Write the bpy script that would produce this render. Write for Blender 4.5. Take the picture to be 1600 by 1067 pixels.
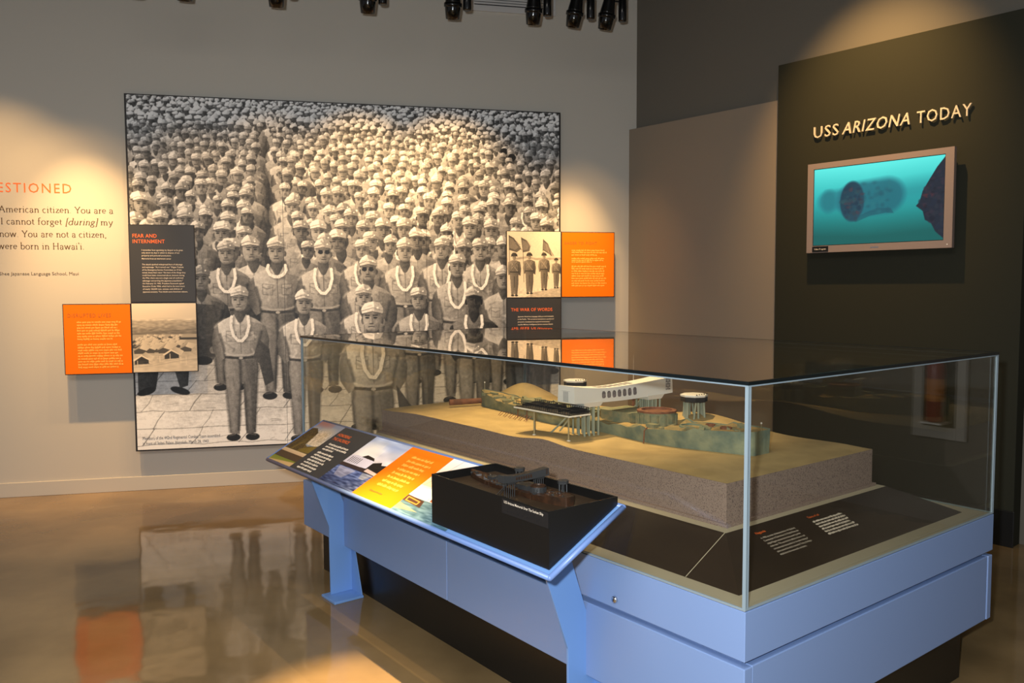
import bpy, bmesh, math, random
import numpy as np
from mathutils import Vector, Matrix

for o in list(bpy.data.objects):
    bpy.data.objects.remove(o)
sc = bpy.context.scene
COL = sc.collection
R = math.radians
rng = random.Random(7)

# ------------------------------------------------------------------ camera
FPX = 1289.1
cam_d = bpy.data.cameras.new('camera')
cam_d.sensor_width = 36.0
cam_d.lens = FPX / 1600 * 36.0
cam_d.clip_start = 0.05
cam = bpy.data.objects.new('camera', cam_d)
COL.objects.link(cam)
cam.matrix_world = Matrix.Translation((0, 0, 1.6)) @ Matrix.Rotation(R(90) - 0.06437, 4, 'X') @ Matrix.Rotation(-0.00429, 4, 'Z')
sc.camera = cam

# ------------------------------------------------------------------ view, world
sc.view_settings.view_transform = 'Standard'
sc.view_settings.look = 'None'
sc.view_settings.gamma = 1
sc.view_settings.exposure = 0.0
sc.view_settings.use_curve_mapping = False
sc.cycles.use_denoising = True
sc.cycles.max_bounces = 10
sc.cycles.transparent_max_bounces = 24
sc.cycles.caustics_reflective = False
sc.cycles.caustics_refractive = False
sc.cycles.sample_clamp_indirect = 6
w = bpy.data.worlds.new('hall_light')
sc.world = w
w.use_nodes = True
w.node_tree.nodes['Background'].inputs[0].default_value = (0.95, 0.95, 1.0, 1)
w.node_tree.nodes['Background'].inputs[1].default_value = 0.21

# ------------------------------------------------------------------ frames (metres)
def frame(x, y, z, rot):
    return Matrix.Translation((x, y, z)) @ Matrix.Rotation(rot, 4, 'Z')
WALL = frame(-2.99125, 6.51382, 0, 0.22268)          # x along the mural wall, -y into the room
SCR = frame(1.9836, 6.23465, 0, -0.86699)            # x along the screen wall, -y into the room
CASE = frame(0.65536, 2.27441, 0, 2.2327 - math.pi / 2)   # y along the long side, x across
CL, CW = 3.012, 1.629

# ------------------------------------------------------------------ lights
WARM = (1.0, 0.60, 0.24)
def lamp_spot(fr, pos, target, energy, size, blend=0.6, col=WARM, rad=0.025):
    d = bpy.data.lights.new('lamp_beam', 'SPOT')
    d.energy = energy; d.spot_size = R(size); d.spot_blend = blend; d.color = col; d.shadow_soft_size = rad
    o = bpy.data.objects.new('lamp_beam', d)
    COL.objects.link(o)
    p = fr @ Vector(pos); t = fr @ Vector(target)
    o.location = p
    o.rotation_euler = (t - p).to_track_quat('-Z', 'Y').to_euler()
    return o
# camera flash, left of the lens
fl = bpy.data.lights.new('camera_flash', 'POINT')
fl.energy = 400; fl.color = (0.90, 0.96, 1.0); fl.shadow_soft_size = 0.03
flo = bpy.data.objects.new('camera_flash', fl)
COL.objects.link(flo)
flo.location = (-0.12, -0.05, 1.72)
# unseen fill light, added behind the camera to stand in for hall ambience
hl = bpy.data.lights.new('hall_fill_light', 'AREA')
hl.shape = 'RECTANGLE'; hl.size = 4; hl.size_y = 3; hl.energy = 230; hl.color = (1.0, 0.93, 0.85)
hlo = bpy.data.objects.new('hall_fill_light', hl)
COL.objects.link(hlo)
hlo.location = (-1.2, -0.6, 4.3)
# ------------------------------------------------------------------ object helpers
MW = {}
def tag(o, label=None, cat=None, group=None, kind=None):
    if label: o['label'] = label
    if cat: o['category'] = cat
    if group: o['group'] = group
    if kind: o['kind'] = kind
    return o
def thing(name, label, cat, mat, group=None):
    o = bpy.data.objects.new(name, None)
    o.empty_display_size = 0.05
    COL.objects.link(o)
    o.matrix_world = mat
    MW[o.name] = mat.copy()
    return tag(o, label, cat, group)

class MB:
    def __init__(s): s.v = []; s.f = []; s.m = []; s.mi = 0
    def add(s, vs, fs):
        b = len(s.v); s.v += [tuple(q) for q in vs]
        for f in fs: s.f.append(tuple(b + i for i in f)); s.m.append(s.mi)
        return s
    def box(s, x0, x1, y0, y1, z0, z1):
        vs = [(x, y, z) for z in (z0, z1) for y in (y0, y1) for x in (x0, x1)]
        return s.add(vs, [(0, 2, 3, 1), (4, 5, 7, 6), (0, 1, 5, 4), (2, 6, 7, 3), (0, 4, 6, 2), (1, 3, 7, 5)])
    def hexa(s, bot, top):
        n = len(bot)
        fs = [tuple(range(n))[::-1], tuple(range(n, 2 * n))] + [(i, (i + 1) % n, n + (i + 1) % n, n + i) for i in range(n)]
        return s.add(list(bot) + list(top), fs)
    def tube(s, pts, r, n=8, cap=True):
        pts = [Vector(p) for p in pts]
        rs = r if isinstance(r, (list, tuple)) else [r] * len(pts)
        vs = []; fs = []; prev = None
        for i, p in enumerate(pts):
            t = (pts[min(i + 1, len(pts) - 1)] - pts[max(i - 1, 0)]).normalized()
            a = Vector((0, 0, 1)) if abs(t.z) < 0.95 else Vector((1, 0, 0))
            x = t.cross(a).normalized() if prev is None else (prev - t * prev.dot(t)).normalized()
            prev = x; y = t.cross(x)
            for k in range(n):
                an = 2 * math.pi * k / n
                vs.append(p + (x * math.cos(an) + y * math.sin(an)) * rs[i])
        for i in range(len(pts) - 1):
            for k in range(n):
                k2 = (k + 1) % n
                fs.append((i * n + k, i * n + k2, (i + 1) * n + k2, (i + 1) * n + k))
        if cap:
            fs.append(tuple(range(n))[::-1]); fs.append(tuple(range((len(pts) - 1) * n, len(pts) * n)))
        return s.add(vs, fs)
    def lathe(s, prof, axis=None, org=(0, 0, 0), n=20, cap=True):
        ax = Vector(axis or (0, 0, 1)).normalized(); org = Vector(org)
        a = Vector((1, 0, 0)) if abs(ax.x) < 0.9 else Vector((0, 1, 0))
        x = ax.cross(a).normalized(); y = ax.cross(x)
        vs = []; fs = []
        for r_, h in prof:
            for k in range(n):
                an = 2 * math.pi * k / n
                vs.append(org + ax * h + (x * math.cos(an) + y * math.sin(an)) * r_)
        for i in range(len(prof) - 1):
            for k in range(n):
                k2 = (k + 1) % n
                fs.append((i * n + k, i * n + k2, (i + 1) * n + k2, (i + 1) * n + k))
        if cap:
            fs.append(tuple(range(n))[::-1]); fs.append(tuple(range((len(prof) - 1) * n, len(prof) * n)))
        return s.add(vs, fs)
    def sphere(s, c, r, n=10):
        return s.lathe([(max(1e-4, r * math.sin(math.pi * i / 6)), -r * math.cos(math.pi * i / 6)) for i in range(7)], org=c, n=n)

def finish(me, mats, smooth=False):
    for m in (mats if isinstance(mats, (list, tuple)) else [mats]): me.materials.append(m)
    if smooth:
        for p in me.polygons: p.use_smooth = True
def part(name, mb, mats, parent=None, fr=None, smooth=False, bevel=0, seg=2, label=None):
    fr = fr or Matrix.Identity(4)
    if parent is not None:
        T = MW[parent.name].inverted() @ fr
    else:
        T = Matrix.Identity(4)
    me = bpy.data.meshes.new(name)
    me.from_pydata([tuple(T @ Vector(q)) for q in mb.v], [], mb.f)
    if len(set(mb.m)) > 1: me.polygons.foreach_set('material_index', mb.m)
    finish(me, mats)
    bm = bmesh.new(); bm.from_mesh(me)
    bmesh.ops.recalc_face_normals(bm, faces=bm.faces); bm.to_mesh(me); bm.free()
    if smooth:
        me.polygons.foreach_set('use_smooth', [True] * len(me.polygons))
    o = bpy.data.objects.new(name, me); COL.objects.link(o)
    if parent is not None:
        o.parent = parent
        MW[o.name] = MW[parent.name].copy()
    else:
        o.matrix_world = fr; MW[o.name] = fr.copy()
    if bevel:
        b = o.modifiers.new('bevel', 'BEVEL'); b.width = bevel; b.segments = seg; b.limit_method = 'ANGLE'; b.angle_limit = R(40)
    if smooth == 'auto' or bevel:
        pass
    if label: o['label'] = label
    return o
def struct(name, mb, mats, fr=None, bevel=0):
    return tag(part(name, mb, mats, None, fr, bevel=bevel), kind='structure')
def copy_tree(o, parent=None):
    c = o.copy(); COL.objects.link(c)
    if parent is not None: c.parent = parent
    for ch in list(o.children): copy_tree(ch, c)
    return c

# ------------------------------------------------------------------ materials
def mat(name, col, rough=0.5, metal=0.0, spec=0.5, var=0.0, vscale=8.0, bump=0.0, bscale=60.0, emit=None, estr=0.0, coat=0.0, col2=None, detail=4):
    m = bpy.data.materials.new(name); m.use_nodes = True
    nt = m.node_tree; b = nt.nodes['Principled BSDF']
    b.inputs['Base Color'].default_value = (*col, 1)
    b.inputs['Roughness'].default_value = rough
    b.inputs['Metallic'].default_value = metal
    b.inputs['Specular IOR Level'].default_value = spec
    b.inputs['Coat Weight'].default_value = coat
    if emit:
        b.inputs['Emission Color'].default_value = (*emit, 1); b.inputs['Emission Strength'].default_value = estr
    tc = nt.nodes.new('ShaderNodeTexCoord')
    if var or col2:
        n = nt.nodes.new('ShaderNodeTexNoise'); n.inputs['Scale'].default_value = vscale; n.inputs['Detail'].default_value = detail
        nt.links.new(tc.outputs['Object'], n.inputs['Vector'])
        r = nt.nodes.new('ShaderNodeValToRGB')
        r.color_ramp.elements[0].position = 0.35; r.color_ramp.elements[1].position = 0.65
        c2 = col2 or tuple(min(1, c * (1 + var)) for c in col)
        c1 = col if col2 else tuple(c * (1 - var) for c in col)
        r.color_ramp.elements[0].color = (*c1, 1); r.color_ramp.elements[1].color = (*c2, 1)
        nt.links.new(n.outputs['Fac'], r.inputs['Fac']); nt.links.new(r.outputs['Color'], b.inputs['Base Color'])
    if bump:
        n2 = nt.nodes.new('ShaderNodeTexNoise'); n2.inputs['Scale'].default_value = bscale; n2.inputs['Detail'].default_value = 3
        nt.links.new(tc.outputs['Object'], n2.inputs['Vector'])
        bp = nt.nodes.new('ShaderNodeBump'); bp.inputs['Strength'].default_value = bump; bp.inputs['Distance'].default_value = 0.01
        nt.links.new(n2.outputs['Fac'], bp.inputs['Height']); nt.links.new(bp.outputs['Normal'], b.inputs['Normal'])
    return m
def lin(r, g, b): return tuple(((c / 255) / 12.92 if c < 10 else ((c / 255 + 0.055) / 1.055) ** 2.4) for c in (r, g, b))

M = {}
M['wall_grey'] = mat('painted_wall', lin(194, 188, 177), 0.7, bump=0.02, bscale=150)
M['wall_dark'] = mat('charcoal_wall', lin(106, 101, 92), 0.75, spec=0.12, bump=0.02, bscale=120)
M['wall_taupe'] = mat('taupe_panel', lin(142, 129, 113), 0.75, spec=0.12, bump=0.02, bscale=120)
M['wall_olive'] = mat('olive_panel', lin(46, 46, 37), 0.75, spec=0.12, bump=0.02, bscale=120)
M['base_black'] = mat('black_base', lin(16, 16, 16), 0.4)
M['ceiling'] = mat('ceiling_dark', lin(50, 48, 46), 0.8)
M['black'] = mat('black_paint', lin(18, 17, 16), 0.35)
M['edge'] = mat('black_edge', lin(26, 22, 22), 0.5)
M['orange'] = mat('orange_print', (0.95, 0.19, 0.004), 0.5, spec=0.15)
M['char'] = mat('charcoal_print', lin(52, 52, 54), 0.45)
M['inkorange'] = mat('ink_orange', (0.93, 0.17, 0.03), 0.5)
M['inkwhite'] = mat('ink_cream', lin(240, 225, 205), 0.5)
M['inkyellow'] = mat('ink_yellow', (0.98, 0.45, 0.06), 0.5)
M['inkrust'] = mat('ink_rust', (0.45, 0.13, 0.01), 0.5)
M['inkbrown'] = mat('ink_brown', lin(88, 68, 44), 0.6)
M['inkgrey'] = mat('ink_grey', lin(70, 66, 66), 0.6)
M['blue'] = mat('blue_laminate', lin(122, 147, 193), 0.35, bump=0.01, bscale=200)
M['blue_leg'] = mat('blue_powdercoat', lin(112, 152, 210), 0.35)
M['beige'] = mat('beige_ledge', lin(186, 176, 152), 0.5)
M['graphic'] = mat('black_graphic', lin(38, 30, 26), 0.3)
M['sand'] = mat('sand', lin(184, 157, 106), 0.9, var=0.12, vscale=9, bump=0.15, bscale=160)
M['stone'] = None
M['rim'] = mat('rail_rim', lin(104, 132, 188), 0.35)
M['winshade'] = mat('window_shade', lin(116, 106, 106), 0.6, var=0.4, vscale=120)
M['ext_red'] = mat('extinguisher_red', lin(130, 30, 24), 0.4)
M['ext_frame'] = mat('cabinet_frame', lin(158, 154, 146), 0.5)
M['chrome'] = mat('chrome', (0.75, 0.75, 0.76), 0.2, 1.0)
M['silver'] = mat('silver_bezel', lin(158, 140, 132), 0.35, 0.3)
M['trim_white'] = mat('polished_glass_edge', lin(132, 148, 158), 0.4, spec=0.4)
M['seal'] = mat('dark_glass_edge', lin(10, 18, 20), 0.2)
M['letter'] = mat('cream_letter', lin(212, 196, 172), 0.5)
M['white'] = mat('white_model', lin(236, 232, 226), 0.5)
M['hull'] = mat('hull_green', lin(98, 113, 102), 0.8, col2=lin(140, 146, 120), vscale=14, bump=0.3, bscale=70)
M['deck'] = mat('deck_silt', lin(178, 148, 92), 0.85, col2=lin(112, 110, 84), vscale=12, bump=0.4, bscale=60)
M['rust'] = mat('rust_brown', lin(120, 76, 52), 0.8, var=0.3, vscale=30)
M['debris'] = mat('debris_green', lin(110, 120, 98), 0.85, col2=lin(146, 138, 104), vscale=40)
M['pile'] = mat('pile_grey_green', lin(154, 160, 142), 0.7)
M['dockblack'] = mat('dock_black', lin(24, 23, 24), 0.5)
M['brass'] = mat('thin_metal_rod', lin(176, 164, 128), 0.4, 0.3)
M['bronze'] = mat('dark_bronze', lin(58, 44, 34), 0.38, 0.5, col2=lin(84, 56, 38), vscale=40)
M['bronze_grey'] = mat('patinated_metal', lin(70, 70, 70), 0.38, 0.5)
M['bronze_floor'] = mat('bronze_base', lin(60, 48, 36), 0.4, 0.3, var=0.2, vscale=12)
M['spot'] = mat('gloss_black', lin(14, 14, 14), 0.15)
M['vent'] = mat('white_vent', lin(196, 194, 192), 0.5)
M['glow'] = mat('lamp_glow', (0.2, 0.05, 0.02), 0.5, emit=(1, 0.25, 0.1), estr=0.12)

# speckled plaster of the model's cut edge
m = mat('speckled_plaster', lin(136, 116, 108), 0.9, bump=0.2, bscale=300)
nt = m.node_tree; b = nt.nodes['Principled BSDF']
tc = nt.nodes.new('ShaderNodeTexCoord'); n = nt.nodes.new('ShaderNodeTexNoise')
n.inputs['Scale'].default_value = 280; n.inputs['Detail'].default_value = 2
nt.links.new(tc.outputs['Object'], n.inputs['Vector'])
r = nt.nodes.new('ShaderNodeValToRGB')
r.color_ramp.elements[0].position = 0.36; r.color_ramp.elements[0].color = (*lin(98, 82, 78), 1)
r.color_ramp.elements[1].position = 0.47; r.color_ramp.elements[1].color = (*lin(146, 126, 116), 1)
nt.links.new(n.outputs['Fac'], r.inputs['Fac']); nt.links.new(r.outputs['Color'], b.inputs['Base Color'])
M['stone'] = m

# polished concrete floor
m = mat('polished_concrete', lin(112, 92, 62), 0.08, spec=0.5, col2=lin(142, 118, 82), vscale=1.6, detail=7)
nt = m.node_tree; b = nt.nodes['Principled BSDF']
tc = nt.nodes.new('ShaderNodeTexCoord'); n = nt.nodes.new('ShaderNodeTexNoise'); n.inputs['Scale'].default_value = 2.6; n.inputs['Detail'].default_value = 2
nt.links.new(tc.outputs['Object'], n.inputs['Vector'])
bp = nt.nodes.new('ShaderNodeBump'); bp.inputs['Strength'].default_value = 0.6; bp.inputs['Distance'].default_value = 0.007
nt.links.new(n.outputs['Fac'], bp.inputs['Height']); nt.links.new(bp.outputs['Normal'], b.inputs['Normal'])
M['floor'] = m

# clear sheet glass: Schlick mix of transparent and mirror on both faces
def glass(name, tint):
    m = bpy.data.materials.new(name); m.use_nodes = True
    nt = m.node_tree; nt.nodes.clear()
    out = nt.nodes.new('ShaderNodeOutputMaterial'); mix = nt.nodes.new('ShaderNodeMixShader')
    tr = nt.nodes.new('ShaderNodeBsdfTransparent'); gl = nt.nodes.new('ShaderNodeBsdfGlossy')
    tr.inputs[0].default_value = (*tint, 1); gl.inputs['Roughness'].default_value = 0.0; gl.inputs[0].default_value = (1, 1, 1, 1)
    geo = nt.nodes.new('ShaderNodeNewGeometry'); dot = nt.nodes.new('ShaderNodeVectorMath'); dot.operation = 'DOT_PRODUCT'
    nt.links.new(geo.outputs['Normal'], dot.inputs[0]); nt.links.new(geo.outputs['Incoming'], dot.inputs[1])
    def mth(op, a, bb):
        q = nt.nodes.new('ShaderNodeMath'); q.operation = op
        for i, s in enumerate((a, bb)):
            if s is None: continue
            if isinstance(s, (int, float)): q.inputs[i].default_value = s
            else: nt.links.new(s, q.inputs[i])
        return q.outputs[0]
    c = mth('ABSOLUTE', dot.outputs['Value'], None)
    k = mth('POWER', mth('SUBTRACT', 1.0, c), 5.0)
    F = mth('ADD', mth('MULTIPLY', k, 0.96), 0.04)
    nt.links.new(F, mix.inputs[0]); nt.links.new(tr.outputs[0], mix.inputs[1]); nt.links.new(gl.outputs[0], mix.inputs[2])
    nt.links.new(mix.outputs[0], out.inputs[0])
    return m
M['glass'] = glass('clear_glass', (0.93, 0.93, 0.90))

def color_mat(name, attr='print', rough=0.5, emit=False, strength=1.0):
    m = bpy.data.materials.new(name); m.use_nodes = True
    nt = m.node_tree; b = nt.nodes['Principled BSDF']; b.inputs['Roughness'].default_value = rough
    a = nt.nodes.new('ShaderNodeAttribute'); a.attribute_name = attr
    if emit:
        b.inputs['Base Color'].default_value = (0.01, 0.01, 0.01, 1)
        nt.links.new(a.outputs['Color'], b.inputs['Emission Color']); b.inputs['Emission Strength'].default_value = strength
    else:
        nt.links.new(a.outputs['Color'], b.inputs['Base Color'])
    return m
M['print'] = color_mat('photographic_print', rough=0.5)
M['screen'] = color_mat('screen_image', rough=0.1, emit=True, strength=1.0)

# ------------------------------------------------------------------ painter: draws a picture into an array
class Paint:
    def __init__(s, w, h, bg=0.5, ch=3):
        s.w, s.h = w, h; s.a = np.ones((h, w, 3), np.float32) * np.array(bg, np.float32)
        s.yy, s.xx = np.mgrid[0:h, 0:w].astype(np.float32)
    def _box(s, x0, x1, y0, y1):
        return max(0, int(x0)), min(s.w, int(x1) + 2), max(0, int(y0)), min(s.h, int(y1) + 2)
    def _mix(s, b, cov, col, grad=None, u=None, v=None):
        x0, x1, y0, y1 = b
        c = np.array(col, np.float32) * np.ones(3, np.float32)
        c = np.broadcast_to(c, cov.shape + (3,)).copy()
        if grad is not None: c += (grad[0] * u + grad[1] * v)[..., None]
        s.a[y0:y1, x0:x1] += (c - s.a[y0:y1, x0:x1]) * cov[..., None]
    def ell(s, cx, cy, rx, ry, col, grad=None, soft=0.8, alpha=1.0, ang=0.0):
        q = max(rx, ry) + 2
        b = s._box(cx - q, cx + q, cy - q, cy + q)
        if b[0] >= b[1] or b[2] >= b[3]: return
        X = s.xx[b[2]:b[3], b[0]:b[1]] - cx; Y = s.yy[b[2]:b[3], b[0]:b[1]] - cy
        if ang:
            ca, sa = math.cos(ang), math.sin(ang); X, Y = X * ca + Y * sa, Y * ca - X * sa
        u, v = X / rx, Y / ry
        d = (np.sqrt(u * u + v * v) - 1) * min(rx, ry)
        s._mix(b, np.clip(0.5 - d / soft, 0, 1) * alpha, col, grad, u, v)
    def poly(s, pts, col, grad=None, alpha=1.0):
        P = np.array(pts, np.float32)
        b = s._box(P[:, 0].min() - 1, P[:, 0].max() + 1, P[:, 1].min() - 1, P[:, 1].max() + 1)
        if b[0] >= b[1] or b[2] >= b[3]: return
        X = s.xx[b[2]:b[3], b[0]:b[1]]; Y = s.yy[b[2]:b[3], b[0]:b[1]]
        cov = np.zeros(X.shape, np.float32); n = len(P)
        for ox, oy in ((-.25, -.25), (.25, -.25), (-.25, .25), (.25, .25)):
            ins = np.zeros(X.shape, bool); x = X + ox; y = Y + oy
            for i in range(n):
                xa, ya = P[i]; xb, yb = P[(i + 1) % n]
                if ya == yb: continue
                ins ^= ((ya > y) != (yb > y)) & (x < (xb - xa) * (y - ya) / (yb - ya) + xa)
            cov += ins * 0.25
        cx = (P[:, 0].min() + P[:, 0].max()) / 2; cy = (P[:, 1].min() + P[:, 1].max()) / 2
        u = (X - cx) / max(1, np.ptp(P[:, 0]) / 2); v = (Y - cy) / max(1, np.ptp(P[:, 1]) / 2)
        s._mix(b, cov * alpha, col, grad, u, v)
    def line(s, pts, wd, col, alpha=1.0, soft=0.8):
        P = np.array(pts, np.float32); q = wd + 1
        b = s._box(P[:, 0].min() - q, P[:, 0].max() + q, P[:, 1].min() - q, P[:, 1].max() + q)
        if b[0] >= b[1] or b[2] >= b[3]: return
        X = s.xx[b[2]:b[3], b[0]:b[1]]; Y = s.yy[b[2]:b[3], b[0]:b[1]]
        d = np.full(X.shape, 1e9, np.float32)
        for i in range(len(P) - 1):
            A = P[i]; D = P[i + 1] - A; L = max(1e-6, float(D @ D))
            t = np.clip(((X - A[0]) * D[0] + (Y - A[1]) * D[1]) / L, 0, 1)
            d = np.minimum(d, np.hypot(X - A[0] - t * D[0], Y - A[1] - t * D[1]))
        s._mix(b, np.clip(0.5 - (d - wd / 2) / soft, 0, 1) * alpha, col)
    def noise(s, amp, cell=4, seed=1, box=None, stretch=1):
        g = np.random.RandomState(seed)
        n = g.rand(int(s.h / cell) + 3, int(s.w / cell / stretch) + 3).astype(np.float32) - 0.5
        fy = s.yy / cell; fx = s.xx / cell / stretch
        iy = fy.astype(int); ix = fx.astype(int); fy = (fy - iy); fx = (fx - ix)
        v = (n[iy, ix] * (1 - fx) + n[iy, ix + 1] * fx) * (1 - fy) + (n[iy + 1, ix] * (1 - fx) + n[iy + 1, ix + 1] * fx) * fy
        if box is not None:
            mk = np.zeros_like(v); mk[int(box[1]):int(box[3]), int(box[0]):int(box[2])] = 1; v = v * mk
        s.a += (v * amp * 2)[..., None]
    def vgrad(s, y0, y1, c0, c1, x0=0, x1=None):
        x1 = s.w if x1 is None else x1
        t = np.clip((s.yy[int(y0):int(y1), int(x0):int(x1)] - y0) / max(1, y1 - y0), 0, 1)[..., None]
        s.a[int(y0):int(y1), int(x0):int(x1)] = np.array(c0, np.float32) * np.ones(3, np.float32) * (1 - t) + np.array(c1, np.float32) * np.ones(3, np.float32) * t
def paint_obj(name, P, fr, org, ex, ey, material, parent=None):
    """flat print: org = top-left, ex to the right, ey downwards, in frame fr"""
    h, w_ = P.h, P.w
    T = (MW[parent.name].inverted() if parent is not None else Matrix.Identity(4)) @ fr
    if parent is None: T = Matrix.Identity(4)
    o3 = np.array(T @ Vector(org)); x3 = np.array(T.to_3x3() @ Vector(ex)); y3 = np.array(T.to_3x3() @ Vector(ey))
    u = np.linspace(0, 1, w_); v = np.linspace(0, 1, h)
    V = o3 + u[None, :, None] * x3 + v[:, None, None] * y3
    i = np.arange(h * w_).reshape(h, w_)
    F = np.stack([i[1:, :-1], i[1:, 1:], i[:-1, 1:], i[:-1, :-1]], -1).reshape(-1, 4)
    me = bpy.data.meshes.new(name)
    me.vertices.add(h * w_); me.vertices.foreach_set('co', V.reshape(-1).astype(np.float32))
    nf = len(F); me.loops.add(nf * 4); me.loops.foreach_set('vertex_index', F.reshape(-1).astype(np.int32))
    me.polygons.add(nf); me.polygons.foreach_set('loop_start', np.arange(0, nf * 4, 4, dtype=np.int32))
    me.update(calc_edges=True)
    c = np.clip(P.a, 0, 1); c = np.where(c < 0.04045, c / 12.92, ((c + 0.055) / 1.055) ** 2.4)
    ca = me.color_attributes.new('print', 'FLOAT_COLOR', 'POINT')
    ca.data.foreach_set('color', np.concatenate([c, np.ones((h, w_, 1))], -1).reshape(-1).astype(np.float32))
    me.materials.append(material)
    o = bpy.data.objects.new(name, me); COL.objects.link(o)
    if parent is not None: o.parent = parent
    else: o.matrix_world = fr
    return o

# ------------------------------------------------------------------ lettering
def text2d(body, shear=0.0, bold=0.0, space=1.0, lines=1.0, align='LEFT'):
    c = bpy.data.curves.new('t', 'FONT'); c.body = body; c.size = 1; c.shear = shear; c.offset = bold
    c.space_character = space; c.space_line = lines; c.resolution_u = 2; c.align_x = align
    o = bpy.data.objects.new('t', c); COL.objects.link(o)
    bpy.context.view_layer.update()
    dg = bpy.context.evaluated_depsgraph_get()
    me = o.evaluated_get(dg).to_mesh()
    vs = [(v.co.x, v.co.y) for v in me.vertices]; fs = [tuple(p.vertices) for p in me.polygons]
    o.evaluated_get(dg).to_mesh_clear()
    bpy.data.objects.remove(o); bpy.data.curves.remove(c)
    return vs, fs
def fit_text(body, x0, x1, ybase, cap, **kw):
    """2D text with its capitals cap tall, stretched to span x0..x1"""
    vs, fs = text2d(body, **kw)
    a = np.array(vs); k = cap / 0.73
    a = a * k
    xa, xb = a[:, 0].min(), a[:, 0].max()
    if x1 is not None: a[:, 0] = x0 + (a[:, 0] - xa) * (x1 - x0) / (xb - xa)
    else: a[:, 0] += x0
    a[:, 1] += ybase
    return [tuple(q) for q in a], fs
def to3(vf, org, ex, ey, mb=None):
    mb = mb or MB()
    org, ex, ey = Vector(org), Vector(ex), Vector(ey)
    mb.add([org + ex * x + ey * y for x, y in vf[0]], vf[1])
    return mb
def greek(mb, org, ex, ey, x0, widths, y0, lead, hgt, seed=0):
    """lines of print too small to read: word-sized dashes with rises and falls"""
    g = random.Random(seed); org, ex, ey = Vector(org), Vector(ex), Vector(ey)
    for i, wd in enumerate(widths):
        if not wd: continue
        x = x0; y = y0 - i * lead
        while x < x0 + wd:
            L = min(g.uniform(1.2, 4.5) * hgt, x0 + wd - x)
            n = max(1, int(L / (hgt * 0.7)))
            for k in range(n):
                xa = x + L * k / n; xb = x + L * (k + 0.86) / n
                up = g.choice((0, 0, 0, .35)); dn = g.choice((0, 0, 0, .25))
                mb.add([org + ex * p + ey * q for p, q in ((xa, y - dn * hgt), (xb, y - dn * hgt), (xb, y + hgt * (1 + up)), (xa, y + hgt * (1 + up)))], [(0, 1, 2, 3)])
            x += L + hgt * 0.45
    return mb
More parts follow.
